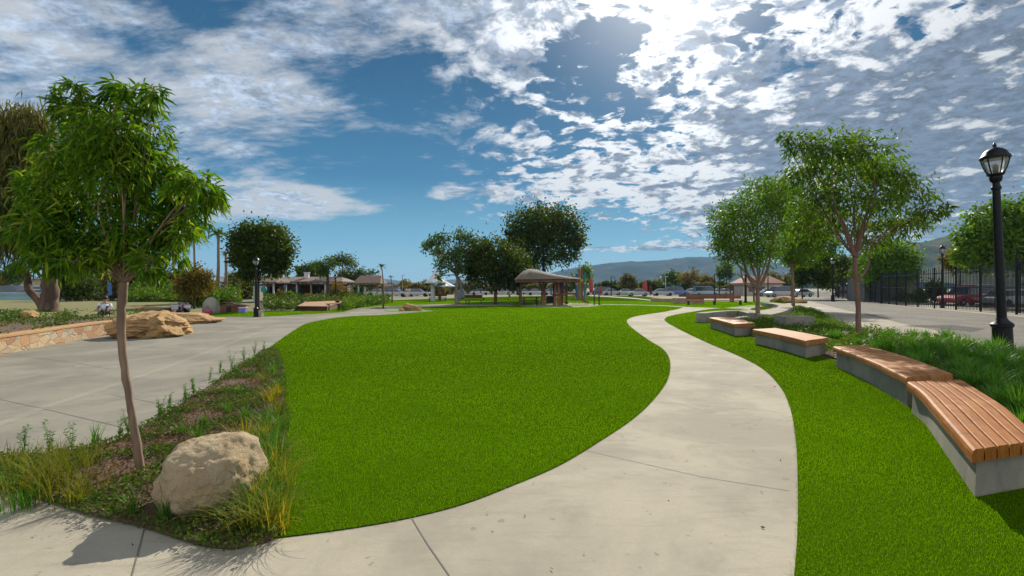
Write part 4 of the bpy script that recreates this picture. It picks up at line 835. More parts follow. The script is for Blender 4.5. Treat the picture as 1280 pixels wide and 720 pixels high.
# ---------------------------------------------------------------- lamp posts
def glass_mat():
    m, g, b, _ = newmat('lantern glass'); b.inputs['Base Color'].default_value = (.85, .83, .75, 1); b.inputs['Roughness'].default_value = .12; b.inputs['Transmission Weight'].default_value = .75; b.inputs['IOR'].default_value = 1.2; return m
M_lglass = glass_mat()
def lamp(label, loc, group, sc=1., seg=20, lean=0.):
    r = thing('street_lamp', label, 'street lamp', loc, group=group, scale=sc); r.rotation_euler.y = lean
    MB().lathe([(.235, 0), (.235, .08), (.20, .12), (.195, .62), (.225, .66), (.225, .72), (.13, .80), (.105, .86)], n=seg).build('base', M_black, r, smooth=True, autosmooth=35)
    MB().lathe([(.098, .84), (.09, 2.4), (.078, 4.02), (.10, 4.04), (.10, 4.10), (.078, 4.13), (.07, 4.20), (.11, 4.24), (.13, 4.32), (.12, 4.36)], n=seg).build('pole', M_black, r, smooth=True, autosmooth=35)
    MB().lathe([(.125, 4.36), (.17, 4.40), (.18, 4.42)], n=seg).build('lantern_collar', M_black, r, smooth=True)
    gl = MB().lathe([(.145, 4.42), (.20, 4.56), (.245, 4.72), (.262, 4.80)], n=seg).build('glass', M_lglass, r, smooth=True)
    MB().lathe([(.045, 4.42), (.05, 4.62), (.02, 4.66)], n=8).build('bulb', M_white, r, smooth=True)
    mb = MB()
    for k in range(6):
        a = k * math.pi / 3 + .3; mb.tube([(math.cos(a) * rr, math.sin(a) * rr, z) for rr, z in ((.15, 4.42), (.208, 4.56), (.252, 4.72), (.27, 4.81))], .014, 6)
    mb.build('lantern_rib', M_black, r)
    MB().lathe([(.295, 4.79), (.305, 4.82), (.29, 4.86), (.265, 4.88), (.22, 4.97), (.15, 5.03), (.06, 5.07)], n=seg).build('cap', M_black, r, smooth=True, autosmooth=40)
    MB().lathe([(.05, 5.06), (.03, 5.09), (.045, 5.12), (.03, 5.15), (.008, 5.20)], n=10).build('finial', M_black, r, smooth=True)
    return r
p = gp(1254, 441); L0 = lamp('tall black lamp post with glass lantern in the grasses at the right edge', (p.x, p.y, 0), 'black park lamp posts', lean=-.042)
p = gp(1041, 377); dup(L0, (p.x, p.y, 0), .4, 'black lamp post at the far end of the screened fence').rotation_euler.y = 0
p = gp(1178, 385.2); o = dup(L0, (p.x, p.y, 0), .2, 'thin lamp post standing in the fence line at right', scale=(.72, .72, .98)); o.rotation_euler.y = 0
p = gp(320, 396.2); o = dup(L0, (p.x, p.y, 0), .9, 'black lamp post on the plaza edge in front of the ficus', scale=(.62, .62, .65)); o.rotation_euler.y = 0
p = gp(419.5, 379); o = dup(L0, (p.x, p.y, 0), .9, 'dark green lamp post behind the timber deck', scale=(.6, .6, .60)); o.rotation_euler.y = 0
# ---------------------------------------------------------------- fence
FL = [(28.4, 19), (29, 24), (30, 30), (31.6, 34), (33.8, 42.7), (38.2, 53), (43.7, 64), (50.5, 80)]
FP = cat_rom([Vector((*p, 0)) for p in FL], 10); cum = [0]
for a, b in zip(FP[:-1], FP[1:]): cum.append(cum[-1] + (b - a).length)
def fpt(s):
    s = min(max(s, 0), cum[-1] - 1e-4); i = max(j for j in range(len(cum)) if cum[j] <= s); i = min(i, len(FP) - 2); return FP[i].lerp(FP[i + 1], (s - cum[i]) / (cum[i + 1] - cum[i]))
def fence(name, label, s0, s1, bay, height, step, screen=False):
    c = fpt((s0 + s1) / 2); root = thing(name, label, 'fence', c); s = s0; first = True
    while s < s1 - .2:
        e = min(s + bay, s1); a, b = fpt(s) - c, fpt(e) - c; hp = height + .12
        if first: MB().box((a.x, a.y, hp / 2), (.085, .085, hp)).lathe([(.06, hp), (.06, hp + .03), (.0, hp + .10)], (a.x, a.y, 0), 6).build('post', M_black, root); first = False
        MB().box((b.x, b.y, hp / 2), (.085, .085, hp)).lathe([(.06, hp), (.06, hp + .03), (.0, hp + .10)], (b.x, b.y, 0), 6).build('post', M_black, root)
        mb = MB(); n = max(1, int((b - a).length / (step if (a + c).y < 36 else step * 2))); ang = math.atan2((b - a).y, (b - a).x)
        for k in range(1, n):
            q = a.lerp(b, k / n); hh = height - (.0 if k % 2 else .12)
            mb.box((q.x, q.y, .08 + hh / 2), (.030, .030, hh), ang); mb.add([(q.x - .02, q.y - .02, .08 + hh), (q.x + .02, q.y - .02, .08 + hh), (q.x + .02, q.y + .02, .08 + hh), (q.x - .02, q.y + .02, .08 + hh), (q.x, q.y, .2 + hh)], [(0,1,4), (1,2,4), (2,3,4), (3,0,4)])
        mb.build('picket_panel', M_black, root)
        mb = MB(); m_ = (a + b) / 2; L = (b - a).length - .14
        for z in (.3, height * .55 if not screen else height * .5, height - .28): mb.box((m_.x, m_.y, z), (L, .05, .05), ang)
        mb.build('rail', M_black, root)
        if screen: MB().box((m_.x + .05, m_.y - .0, height * .46), (L, .012, height * .75), ang).build('screen', M_screen, root)
        s = e
    return root
tot = cum[-1]; SP = cum[min(range(len(FP)), key=lambda i: abs(FP[i].y - 53))]
fence('iron_fence', 'tall black iron picket fence with spiked tops along the promenade', 0, SP, 2.7, 3.0, .145)
fence('screened_fence', 'far stretch of the black fence covered with dark privacy screen', SP + .2, tot - .3, 3.0, 2.6, .5, True)
p = Vector((30.1, 30.2, 0)); r = thing('gate_arch', 'black iron arch gate rising above the fence beside the lamp post', 'gate', p, rz=math.radians(78))
for x in (-.45, .45): MB().box((x, 0, 1.7), (.09, .09, 3.4)).build('post', M_black, r)
MB().tube([(.45 * math.cos(a), 0, 3.4 + .62 * math.sin(a)) for a in np.linspace(0, math.pi, 14)], .045, 6).build('arch', M_black, r)
mb = MB()
for x in (-.3, -.15, 0, .15, .3): mb.box((x, 0, 1.75), (.025, .025, 3.3))
for z in (.3, 1.8, 3.3): mb.box((0, 0, z), (.8, .03, .05))
mb.build('gate_leaf', M_black, r)
# ---------------------------------------------------------------- picnic shelter with curved roof
D0 = 48.5; B = at(681, 0, D0); B.z = 0; px = D0 / F
sh = thing('picnic_shelter', 'picnic shelter with arched grey-brown roof under the tallest tree', 'shelter', B)
def sx(u): return (u - 681) * px
def sz(v): return H + (HZ - v) * px
prof = [(643, 350), (646, 346.5), (650, 342), (655, 338), (661, 336), (668, 336.6), (676, 338.6), (685, 341.2), (697, 343.8), (709, 345.8), (721, 347.8)]
secs = []; sof = []
for u, v in prof:
    x = sx(u); zt = sz(v); ze = sz(350 - (u - 643) * .012) ; hw = 2.9 if u > 644 else 2.7
    q = [(x, -hw * math.cos(t), ze + max(zt - ze, .03) * math.sin(t) ** .8) for t in np.linspace(0, math.pi, 9)]
    secs.append(q)
MB().loft(secs, close=True).build('roof', M_roof2, sh, smooth=True, autosmooth=40)
mb = MB(); x0, x1 = sx(643.5), sx(720.5); ze = sz(350)
mb.box(((x0 + x1) / 2, -2.75, ze - .14), (x1 - x0, .08, .24)); mb.box(((x0 + x1) / 2, 2.75, ze - .14), (x1 - x0, .08, .24)); mb.box((x0 + .05, 0, ze - .14), (.08, 5.4, .24)); mb.box((x1 - .05, 0, ze - .14), (.08, 5.4, .24))
mb.build('fascia', M_brown, sh)
mb = MB()
for k in range(7): mb.box((x0 + (x1 - x0) * (k + .5) / 7, 0, ze - .08), (.1, 5.4, .12))
mb.build('rafter', M_brown, sh)
for u, y, vb in [(650.5, -2., 0), (650.5, 2., 0), (711, 2., 0)]: MB().lathe([(.16, 0), (.16, .3), (.11, .34), (.10, ze - .2)], (sx(u), y, 0), 10).build('column', M_brown, sh)
for u, y in ((678, -1.9), (697, -1.9), (680, 2.)):
    MB().box((sx(u), y, .45), (.34, .34, .9), taper=.85).build('pier', M_redwood, sh)
    MB().tube([(sx(u), y, .85), (sx(u), y, 1.2)], .13, 8).tube([(sx(u), y, 1.15), (sx(u) - .35, y, ze - .2)], .07, 6).tube([(sx(u), y, 1.15), (sx(u) + .35, y, ze - .2)], .07, 6).build('forked_column', M_brown, sh)
def picnic_table(loc, rz, label, m1=M_brown, s=1., group='picnic tables'):
    r = thing('picnic_table', label, 'table', loc, rz, group, s)
    MB().box((0, 0, .73), (1.7, .75, .06)).build('tabletop', m1, r, bevel=.01)
    for y in (-.62, .62): MB().box((0, y, .43), (1.7, .26, .05)).build('bench_seat', m1, r, bevel=.01)
    for x in (-.6, .6): MB().box((x, 0, .36), (.08, .5, .7), taper=.8).box((x, 0, .36), (.07, 1.3, .07)).build('leg', M_dark, r)
    return r
p = gp(663, 381.5); picnic_table((p.x, p.y + .2, 0), .2, 'dark picnic table under the arched shelter roof')
p = gp(690, 379.5); picnic_table((p.x, p.y + 2.2, 0), 1.2, 'picnic table at the back of the arched shelter')
# play structure
P0 = gp(700, 382.0); pl = thing('play_structure', 'small playground tower with brown posts, blue panel and brown slide', 'playground', (P0.x, P0.y, 0)); q = P0.y / F
for u, y in ((694, 0), (698.5, 0), (694, 1.3), (704, 1.3)): MB().box(((u - 700) * q, y, 1.05), (.2, .2, 2.1)).build('post', M_redwood, pl)
MB().box(((700 - 700) * q, .6, .95), (1.3, 1.4, .1)).build('deck', M_brown, pl)
MB().box((0.05, 1.35, 1.9), (.95, .06, 1.5)).build('panel', M_blue, pl, bevel=.03); MB().box((-.75, .7, 1.4), (.06, 1.2, .9)).build('panel', M_teal, pl)
MB().loft([[(.4, -.1, 1.05), (.4, .25, 1.05), (.4, .25, 1.2), (.4, -.1, 1.2)], [(1.3, -.15, 1.0), (1.3, .25, 1.0), (1.3, .25, 1.14), (1.3, -.15, 1.14)], [(2.1, -.2, .35), (2.1, .25, .35), (2.1, .25, .5), (2.1, -.2, .5)], [(2.6, -.2, .2), (2.6, .25, .2), (2.6, .25, .34), (2.6, -.2, .34)]]).build('slide', M_brown, pl)
for k in range(6): MB().tube([(1.3 + k * .28, .9, 0), (1.25 + k * .28 + .08 * (-1) ** k, 1.0, 1.2 - .05 * k)], .035, 6).build('bar', M_tan, pl)
for i, u in enumerate((743, 749)):
    p = gp(u, 381.8); r = thing('bike_rack', ['left thin black hoop on the shelter pad', 'right thin black hoop on the shelter pad'][i], 'bike rack', (p.x, p.y, 0), group='hoops by the shelter')
    MB().tube([(0, -.25, 0), (0, -.25, .9), (0, -.15, 1.02), (0, .15, 1.02), (0, .25, .9), (0, .25, 0)], .03, 6).build('hoop', M_black, r)
# totem posts behind slide
for i, (u, vt, d, m, w, lb) in enumerate([(724, 336, 75, M_tan, .45, 'tan striped climbing post'), (727.5, 334, 76, M_redwood, .3, 'reddish tall climbing post'), (731, 340, 74, M_teal, .3, 'teal tall climbing post'), (721, 342, 78, M_blue, .3, 'blue shorter climbing post')]):
    r = thing('play_post', lb + ' in the playground behind the slide', 'post', at(u, 0, d) * Vector((1, 1, 0)) if False else Vector(((u - 640) / F * d, d, 0)), group='coloured playground posts'); h = H + (HZ - vt) / F * d
    MB().lathe([(w / 2, 0), (w / 2, h * .9), (w * .6, h * .92), (w * .6, h)], n=8).build('post', m, r); MB().lathe([(w * .62, h * .55), (w * .62, h * .62)], n=8).build('band', M_yellow, r)
# red closed parasols / banners
def parasol(u, vt, vb, d, w, label, m=M_red):
    h = H + (HZ - vt) / F * d; r = thing('parasol', label, 'parasol', Vector(((u - 640) / F * d, d, 0)), group='closed parasols and banners by the parking lot')
    MB().lathe([(.04, 0), (.04, h)], n=6).build('pole', M_dark, r); zb = H + (HZ - vb) / F * d
    MB().lathe([(w * .45, max(zb, .1)), (w * .5, zb + (h - zb) * .3), (w * .38, zb + (h - zb) * .8), (.06, h)], n=8).build('canopy', m, r, smooth=True)
parasol(739, 347, 365.5, 105, .8, 'bigger closed red parasol right of the climbing posts'); parasol(751, 357, 366, 106, .5, 'small closed red parasol right of the bigger red one')
parasol(806, 350, 367, 100, 1.05, 'tall closed red parasol with pale tip under the middle hill'); parasol(813, 356, 367, 104, .6, 'dark red narrow banner beside the tall red parasol', mat('dark red', (.12, .01, .02)))
# white tensile canopy
c0 = Vector(((541 - 640) / F * 62, 62, 0)); cn = thing('tensile_canopy', 'white peaked fabric canopy on a thick pale mast', 'canopy', c0); q = 62 / F
MB().lathe([(.28, 0), (.26, 1.2), (.24, 2.9)], n=12).build('mast', M_bwhite, cn); MB().lathe([(.2, 0), (.18, 2.5)], (.75, .6, 0), 10).build('mast', M_tan, cn)
def tent(cx, cy, cz, apex, w, l):
    secs = []
    for t in np.linspace(0, 1, 7): 
        s = 1 - t; secs.append([(cx + math.cos(a) * w * (s ** 1.6 * .97 + .03) * (1 + .25 * math.cos(4 * a) * s), cy + math.sin(a) * l * (s ** 1.6 * .97 + .03) * (1 + .25 * math.cos(4 * a) * s), cz + apex * t) for a in np.linspace(0, 2 * math.pi, 25)[:-1]])
    return MB().loft(secs)
tent(.3, 0, 2.15, 1.9, 1.15, 1.2).build('fabric_cone', M_fabricwhite, cn, smooth=True); tent(1.3, .8, 1.75, 1.0, 1.25, 1.2).build('fabric_cone', M_fabricwhite, cn, smooth=True)
tree_d = Vector(((576 - 640) / F * 56, 56, 0)); sl_ = thing('play_sail', 'blue-grey triangular play panel beside the sparse tree', 'play panel', tree_d)
MB().prism([(-.35, -.08), (.35, -.08), (.35, .08), (-.35, .08)], .4, .55).build('base', M_dark, sl_)
MB().loft([[(-.45, -.05, .5), (.55, -.05, .5), (.55, .05, .5), (-.45, .05, .5)], [(-.15, -.05, 1.3), (.35, -.05, 1.3), (.35, .05, 1.3), (-.15, .05, 1.3)], [(.0, -.04, 2.0), (.06, -.04, 2.0), (.06, .04, 2.0), (.0, .04, 2.0)]]).build('panel', mat('blue-grey panel', (.16, .28, .40), (.2, .32, .42), 1), sl_)
def flat_bench(loc, L, rz, label, back=False, m=M_brown, name='park_bench', h=.45, group=None):
    r = thing(name, label, 'bench', loc, rz, group)
    MB().box((0, 0, h - .03), (L, .42, .06)).build('seat', m, r, bevel=.008)
    for x in np.linspace(-L / 2 + .15, L / 2 - .15, max(2, int(L / 2) + 1)): MB().box((x, 0, (h - .06) / 2), (.09, .36, h - .06)).build('leg', M_dark, r)
    if back: MB().box((0, .22, h + .3), (L, .05, .32)).build('backrest', m, r, bevel=.008)
for u, v, L, rz, lb, bk in [(578, 380.2, 1.6, 0, 'dark bench at the foot of the sparse tree', 0), (592, 380, 1.8, .1, 'dark bench right of the blue-grey play panel', 1), (547, 376.5, 2.2, 0, 'dark bench under the white canopy', 1)]:
    p = gp(u, v); flat_bench((p.x, p.y, 0), L, rz, lb, bk)
# long low benches and swing frame on the right
p = gp(893, 381.2); flat_bench((p.x, p.y, 0), 5.2, 0, 'very long low brown timber bench in front of the parking lot', True, M_redwood)
p = gp(893, 377.8); flat_bench((p.x - .5, p.y + 1, 0), 6.2, 0, 'second long brown bench behind the first one', True, M_brown)
p = gp(925, 377.5); sw = thing('swing_frame', 'thin brown swing frame with slanting roof board near the forked tree', 'swing frame', (p.x, p.y, 0)); q = p.y / F
for u in (915, 919, 941, 944): MB().box(((u - 925) * q, random.uniform(-.6, .6), 1.3 if u > 930 else .95), (.12, .12, 2.6 if u > 930 else 1.9)).build('post', M_brown, sw)
MB().box(((929 - 925) * q, 0, 1.85), (30 * q, .1, .1)).build('beam', M_brown, sw); MB().tube([((921 - 925) * q, 0, 3.3), ((930 - 925) * q, 0, 2.6)], .1, 6).build('roof_board', M_tan, sw)
p = gp(932, 378.5); MBp = thing('dark_post', 'thick black post standing beside the swing frame', 'post', (p.x, p.y, 0)); MB().lathe([(.2, 0), (.13, .3), (.12, 3.0)], n=8).build('shaft', M_black, MBp); MB().lathe([(.2, 3.0), (.2, 3.08)], n=8).build('cap', M_black, MBp)
# stone planter row behind benches at far middle
p = gp(843, 377.5); ribbon_wall('low_stone_wall', 'low rubble stone wall behind the lawn, left of the long benches', 'wall', [(p.x - 2.6, p.y + .3), (p.x, p.y), (p.x + 2.8, p.y + .4)], .5, 0, .32, M_stone, M_cope)
p = gp(860, 379.8); ribbon_wall('low_stone_wall', 'short brown stone wall at the left end of the long benches', 'wall', [(p.x - 1.4, p.y + .5), (p.x, p.y), (p.x + 1.5, p.y - .1)], .5, 0, .5, M_stone, M_brown)

# ---------------------------------------------------------------- shelters on the left
def gable(loc, W_, D_, eave, ridge, label, nposts, m, rz=0, wall=True):
    r = thing('open_shelter', label, 'shelter', loc, rz); ov = .5; x, y = W_ / 2 + ov, D_ / 2 + ov
    MB().add([(-x, -y, eave), (x, -y, eave), (x, y, eave), (-x, y, eave), (-x * .8, 0, ridge), (x * .8, 0, ridge), (-x, -y, eave - .12), (x, -y, eave - .12), (x, y, eave - .12), (-x, y, eave - .12)],
             [(0, 1, 5, 4), (2, 3, 4, 5), (1, 2, 5), (3, 0, 4), (6, 7, 1, 0), (7, 8, 2, 1), (8, 9, 3, 2), (9, 6, 0, 3), (9, 8, 7, 6)]).build('roof', M_roof, r)
    for i in range(nposts):
        for s in (-1, 1): MB().box((-W_ / 2 + W_ * i / (nposts - 1), s * D_ / 2, (eave - .125) / 2), (.16, .16, eave - .125)).build('post', M_tan if i % 2 else m, r)
    MB().box((0, -D_ / 2, eave - .35), (W_, .12, .2)).build('beam', M_brown, r)
    if wall:
        MB().box((0, D_ / 2 - .3, (eave - .3) / 2), (W_ * .9, .15, eave - .3)).build('back_wall', M_brown, r)
        for i in range(3): MB().box((-W_ * .3 + i * W_ * .28, D_ / 2 - .40, 1.3), (1.1, .03, .9)).build('window', M_glassdark, r)
    return r
d = 62; r = gable(((381 - 640) / F * d, d + 2, 0), 8.6, 4.5, 2.4, 3.0, 'long brown-roofed open shelter behind the timber deck', 6, M_bwhite)
MB().box((-.3, -.6, 3.1), (.5, .5, .7)).box((-.3, -.6, 3.5), (.6, .6, .1)).build('chimney', M_bwhite, r)
for i in range(3): MB().box((-3 + i * 2.6, -.4, .75), (1.6, .8, .08)).box((-3 + i * 2.6, -.4, .37), (.4, .4, .7)).build('counter', M_tan, r)
d = 60; gable(((459 - 640) / F * d, d + 1.5, 0), 2.2, 2.4, 2.2, 3.1, 'small brown-roofed shelter near the path, right of the long one', 2, M_bwhite, wall=False)
d = 58; r = gable(((330 - 640) / F * d, d + 1.5, 0), 2.2, 3, 2.3, 3.0, 'brown gabled kiosk behind the left lamp post', 3, M_bwhite)
r = thing('round_sign', 'round teal sign hanging on the kiosk front', 'sign', ((330 - 640) / F * 55.5, 55.5, 1.15)); MB().lathe([(.34, 0), (.34, .06)], n=20).build('disc', M_teal, r); r.children[0].rotation_euler.x = math.pi / 2; r.children[0].location.z = .25; MB().box((0, .06, -.55), (.06, .06, 1.2)).build('post', M_dark, r)
# timber deck and side benches
A = [gp(373, 388.5), gp(409, 389), gp(432, 381.5), gp(424, 379.2), gp(385, 380.2)]; c = sum(A, Vector()) / 5; dk = thing('timber_deck', 'raised brown timber deck beside the left path', 'deck', (c.x, c.y, 0))
MB().prism([(a.x - c.x, a.y - c.y) for a in A], .0, .30).build('skirt', M_brown, dk); MB().prism([((a.x - c.x) * 1.03, (a.y - c.y) * 1.03) for a in A], .303, .36).build('deck_top', M_tan, dk)
p = gp(417, 388); flat_bench((p.x, p.y, 0), 1.0, .5, 'short brown bench at the right corner of the deck', False, M_redwood, h=.5)
p = gp(426, 383.5); flat_bench((p.x, p.y, 0), 1.1, -.5, 'brown bench behind the deck corner', False, M_redwood, h=.55)
# small red hut, cooler, bag
p = gp(290, 390); r = thing('low_hut', 'low dark red timber play hut with slanted board roof by the dome boulder', 'play hut', (p.x, p.y, 0))
MB().box((0, 0, .22), (1.4, .8, .44)).build('wall', M_redwood, r); MB().box((0, -.42, .2), (.3, .04, .34)).build('opening', M_dark, r)
MB().loft([[(-.85, -.5, .46), (-.85, .5, .46), (-.85, .5, .52), (-.85, -.5, .52)], [(-.3, -.5, .62), (-.3, .5, .62), (-.3, .5, .68), (-.3, -.5, .68)], [(1.0, -.5, .38), (1.0, .5, .38), (1.0, .5, .44), (1.0, -.5, .44)]]).build('roof_board', M_brown, r)
p = gp(303.5, 391); r = thing('cool_box', 'small blue and white box on the grass beside the low hut', 'box', (p.x, p.y, 0)); MB().box((0, 0, .15), (.42, .3, .3)).build('body', mat('lilac', (.25, .25, .6)), r, bevel=.02); MB().box((0, 0, .335), (.45, .33, .06)).build('lid', M_white, r, bevel=.01)
p = gp(260, 393.5); r = thing('bag', 'pinkish red bag leaning at the foot of the dome boulder', 'bag', (p.x, p.y, 0)); MB().loft([[(-.2, -.1, 0), (.2, -.1, 0), (.2, .1, 0), (-.2, .1, 0)], [(-.22, -.12, .2), (.22, -.12, .2), (.22, .12, .2), (-.22, .12, .2)], [(-.15, -.04, .36), (.15, -.04, .36), (.15, .04, .36), (-.15, .04, .36)]]).build('body', mat('pink fabric', (.5, .08, .14)), r, bevel=.02); MB().tube([(-.08, 0, .35), (-.06, 0, .46), (.06, 0, .46), (.08, 0, .35)], .012, 5).build('handle', M_dark, r)
p = gp(325, 396); r = thing('planter_box', 'small pinkish block at the foot of the left lamp post', 'box', (p.x, p.y, 0)); MB().box((0, 0, .12), (.3, .3, .24), taper=.9).build('body', M_walk, r, bevel=.01); MB().box((0, 0, .25), (.3, .3, .03)).build('rim', M_cast, r)
# white frame building, banners, pergola
d = 76; r = thing('frame_building', 'pale open frame building with white columns behind the slim palms', 'building', ((276 - 640) / F * d, d + 3, 0)); q = d / F
for u in (267, 275, 283): MB().box(((u - 276) * q, -2, 1.5), (.35, .35, 3.0)).build('column', M_bwhite, r)
for z in (.7, 1.6, 3.1): MB().box((0, -1.97, z), (2.4, .2, .16 if z < 3 else .5)).build('beam', M_bwhite, r)
MB().box((0, .6, 1.6), (2.6, .2, 3.2)).build('back_wall', M_greywall, r); MB().box((.1, .45, 1.9), (.9, .06, .7)).build('window', M_glassdark, r)
for i, (u, d, vt, vb) in enumerate([(117, 54, 346, 368), (135, 56, 352, 369)]):
    r = thing('banner', ['taller blue feather banner on a grey post among the left trees', 'shorter blue feather banner right of the taller one'][i], 'banner', ((u - 640) / F * d, d, 0), group='blue banners'); q = d / F; zt = H + (HZ - vt) * q; zb = H + (HZ - vb) * q
    MB().lathe([(.04, 0), (.035, zt + .2)], n=8).build('pole', M_steel, r); MB().loft([[(.05, -.012, zb), (.45, -.012, zb), (.45, .012, zb), (.05, .012, zb)], [(.05, -.012, zt), (.38, -.012, zt - .15), (.38, .012, zt - .15), (.05, .012, zt)]]).build('flag', M_blue, r)
d = 70; r = thing('pergola', 'long shaded pergola with pale posts behind the sandstone rocks', 'pergola', ((200 - 640) / F * d, d, 0))
for k in range(8): MB().box((-5 + k * 1.45, 0, 1.2), (.2, .2, 2.4)).build('post', M_bwhite if k in (2, 4) else M_tan, r)
MB().box((0, 0, 2.48), (11, 2.6, .15)).build('roof', M_tan, r); MB().box((0, 1.4, 1.1), (10.6, .1, 2.2)).build('back_panel', M_screen, r)
d = 95; r = thing('low_building', 'long flat pale roofed building behind the willow trunk', 'building', ((40 - 640) / F * d, d, 0)); MB().box((0, 0, 1.6), (14, 6, 3.2)).build('wall', M_stucco, r); MB().box((0, 0, 3.35), (15, 7, .3)).build('roof', M_bwhite, r)
for k in range(5): MB().box((-5 + k * 2.5, -3.02, 1.5), (1.4, .06, 1.2)).build('window', M_glassdark, r)
d = 66; r = thing('jersey_barrier', 'pale teal low barrier along the road at the left edge', 'barrier', ((30 - 640) / F * d, d, 0)); MB().loft([[(-8, -.3, 0), (-8, -.1, .5), (-8, -.08, .95), (-8, .08, .95), (-8, .1, .5), (-8, .3, 0)], [(6.5, -.3, 0), (6.5, -.1, .5), (6.5, -.08, .95), (6.5, .08, .95), (6.5, .1, .5), (6.5, .3, 0)]]).build('panel', mat('pale teal', (.22, .36, .36), (.18, .3, .3), 1), r); MB().box((-.75, 0, .98), (14.2, .12, .05)).build('rail', M_white, r)
# grey wall behind fence, white house on right
d = 58; r = thing('grey_shed', 'long low grey panelled shed behind the fence', 'building', ((1127 - 640) / F * d, d + 3, 0)); MB().box((0, 0, 1.35), (6.4, 3, 2.7)).build('wall', M_greywall, r); MB().box((0, 0, 2.8), (6.8, 3.4, .16)).build('roof', M_dark, r); MB().box((1, -1.53, 1.1), (1, .05, 2)).build('door', M_dark, r)
d = 95; r = thing('house', 'small pale house with low red roof seen past the thin straight trunk', 'house', ((985 - 640) / F * d, d + 12, 0)); MB().box((0, 0, 1.3), (8, 5, 2.6)).build('wall', M_stucco, r)
MB().add([(-4.5, -3, 2.6), (4.5, -3, 2.6), (4.5, 3, 2.6), (-4.5, 3, 2.6), (-2.5, 0, 4.2), (2.5, 0, 4.2)], [(0, 1, 5, 4), (2, 3, 4, 5), (1, 2, 5), (3, 0, 4), (3, 2, 1, 0)]).build('roof', mat('clay tile', (.35, .16, .1), (.28, .12, .08), 3), r)
for x in (-2.4, 0, 2.4): MB().box((x, -2.53, 1.4), (1, .06, 1)).build('window', M_glassdark, r)
for i, (u, d, w, m, lb) in enumerate([(600, 150, 30, M_bwhite, 'long pale building behind the sparse tree'), (655, 155, 26, M_bwhite, 'pale low building seen through the picnic shelter'), (480, 160, 22, M_stucco, 'tan low building left of the light pole on the horizon'), (905, 165, 30, M_stucco, 'tan low building behind the parked van')]):
    r = thing('low_building', lb, 'building', ((u - 640) / F * d, d, 0)); w_ = w * d / F
    MB().box((0, 0, 1.5), (w_, 5, 3)).build('wall', m, r); MB().box((0, 0, 3.12), (w_ + .6, 5.6, .2)).build('roof', M_roof2, r)
    for k in range(5): MB().box((-w_ * .4 + k * w_ * .2, -2.53, 1.5), (w_ * .1, .06, 1.1)).build('window', M_glassdark, r)
for i, (u, vt, d, lb) in enumerate([(503, 344, 120, 'tall grey light pole left of the white canopy'), (764, 346, 110, 'black pole under the middle hill'), (893, 343, 92, 'left one of the two dark poles behind the long benches'), (899, 345, 92, 'right one of the two dark poles behind the long benches'), (832, 346, 120, 'white pole among the horizon trees'), (960, 333, 92, 'dark pole between the two young trees on the horizon')]):
    h = H + (HZ - vt) / F * d; r = thing('light_pole', lb, 'pole', ((u - 640) / F * d, d, 0)); m = [M_steel, M_black, M_black, M_black, M_white, M_black][i]
    MB().lathe([(.16, 0), (.11, .4), (.07, h)], n=8).build('shaft', m, r); MB().box((.25, 0, h + .04), (.7, .18, .08)).build('lamp_head', m, r)
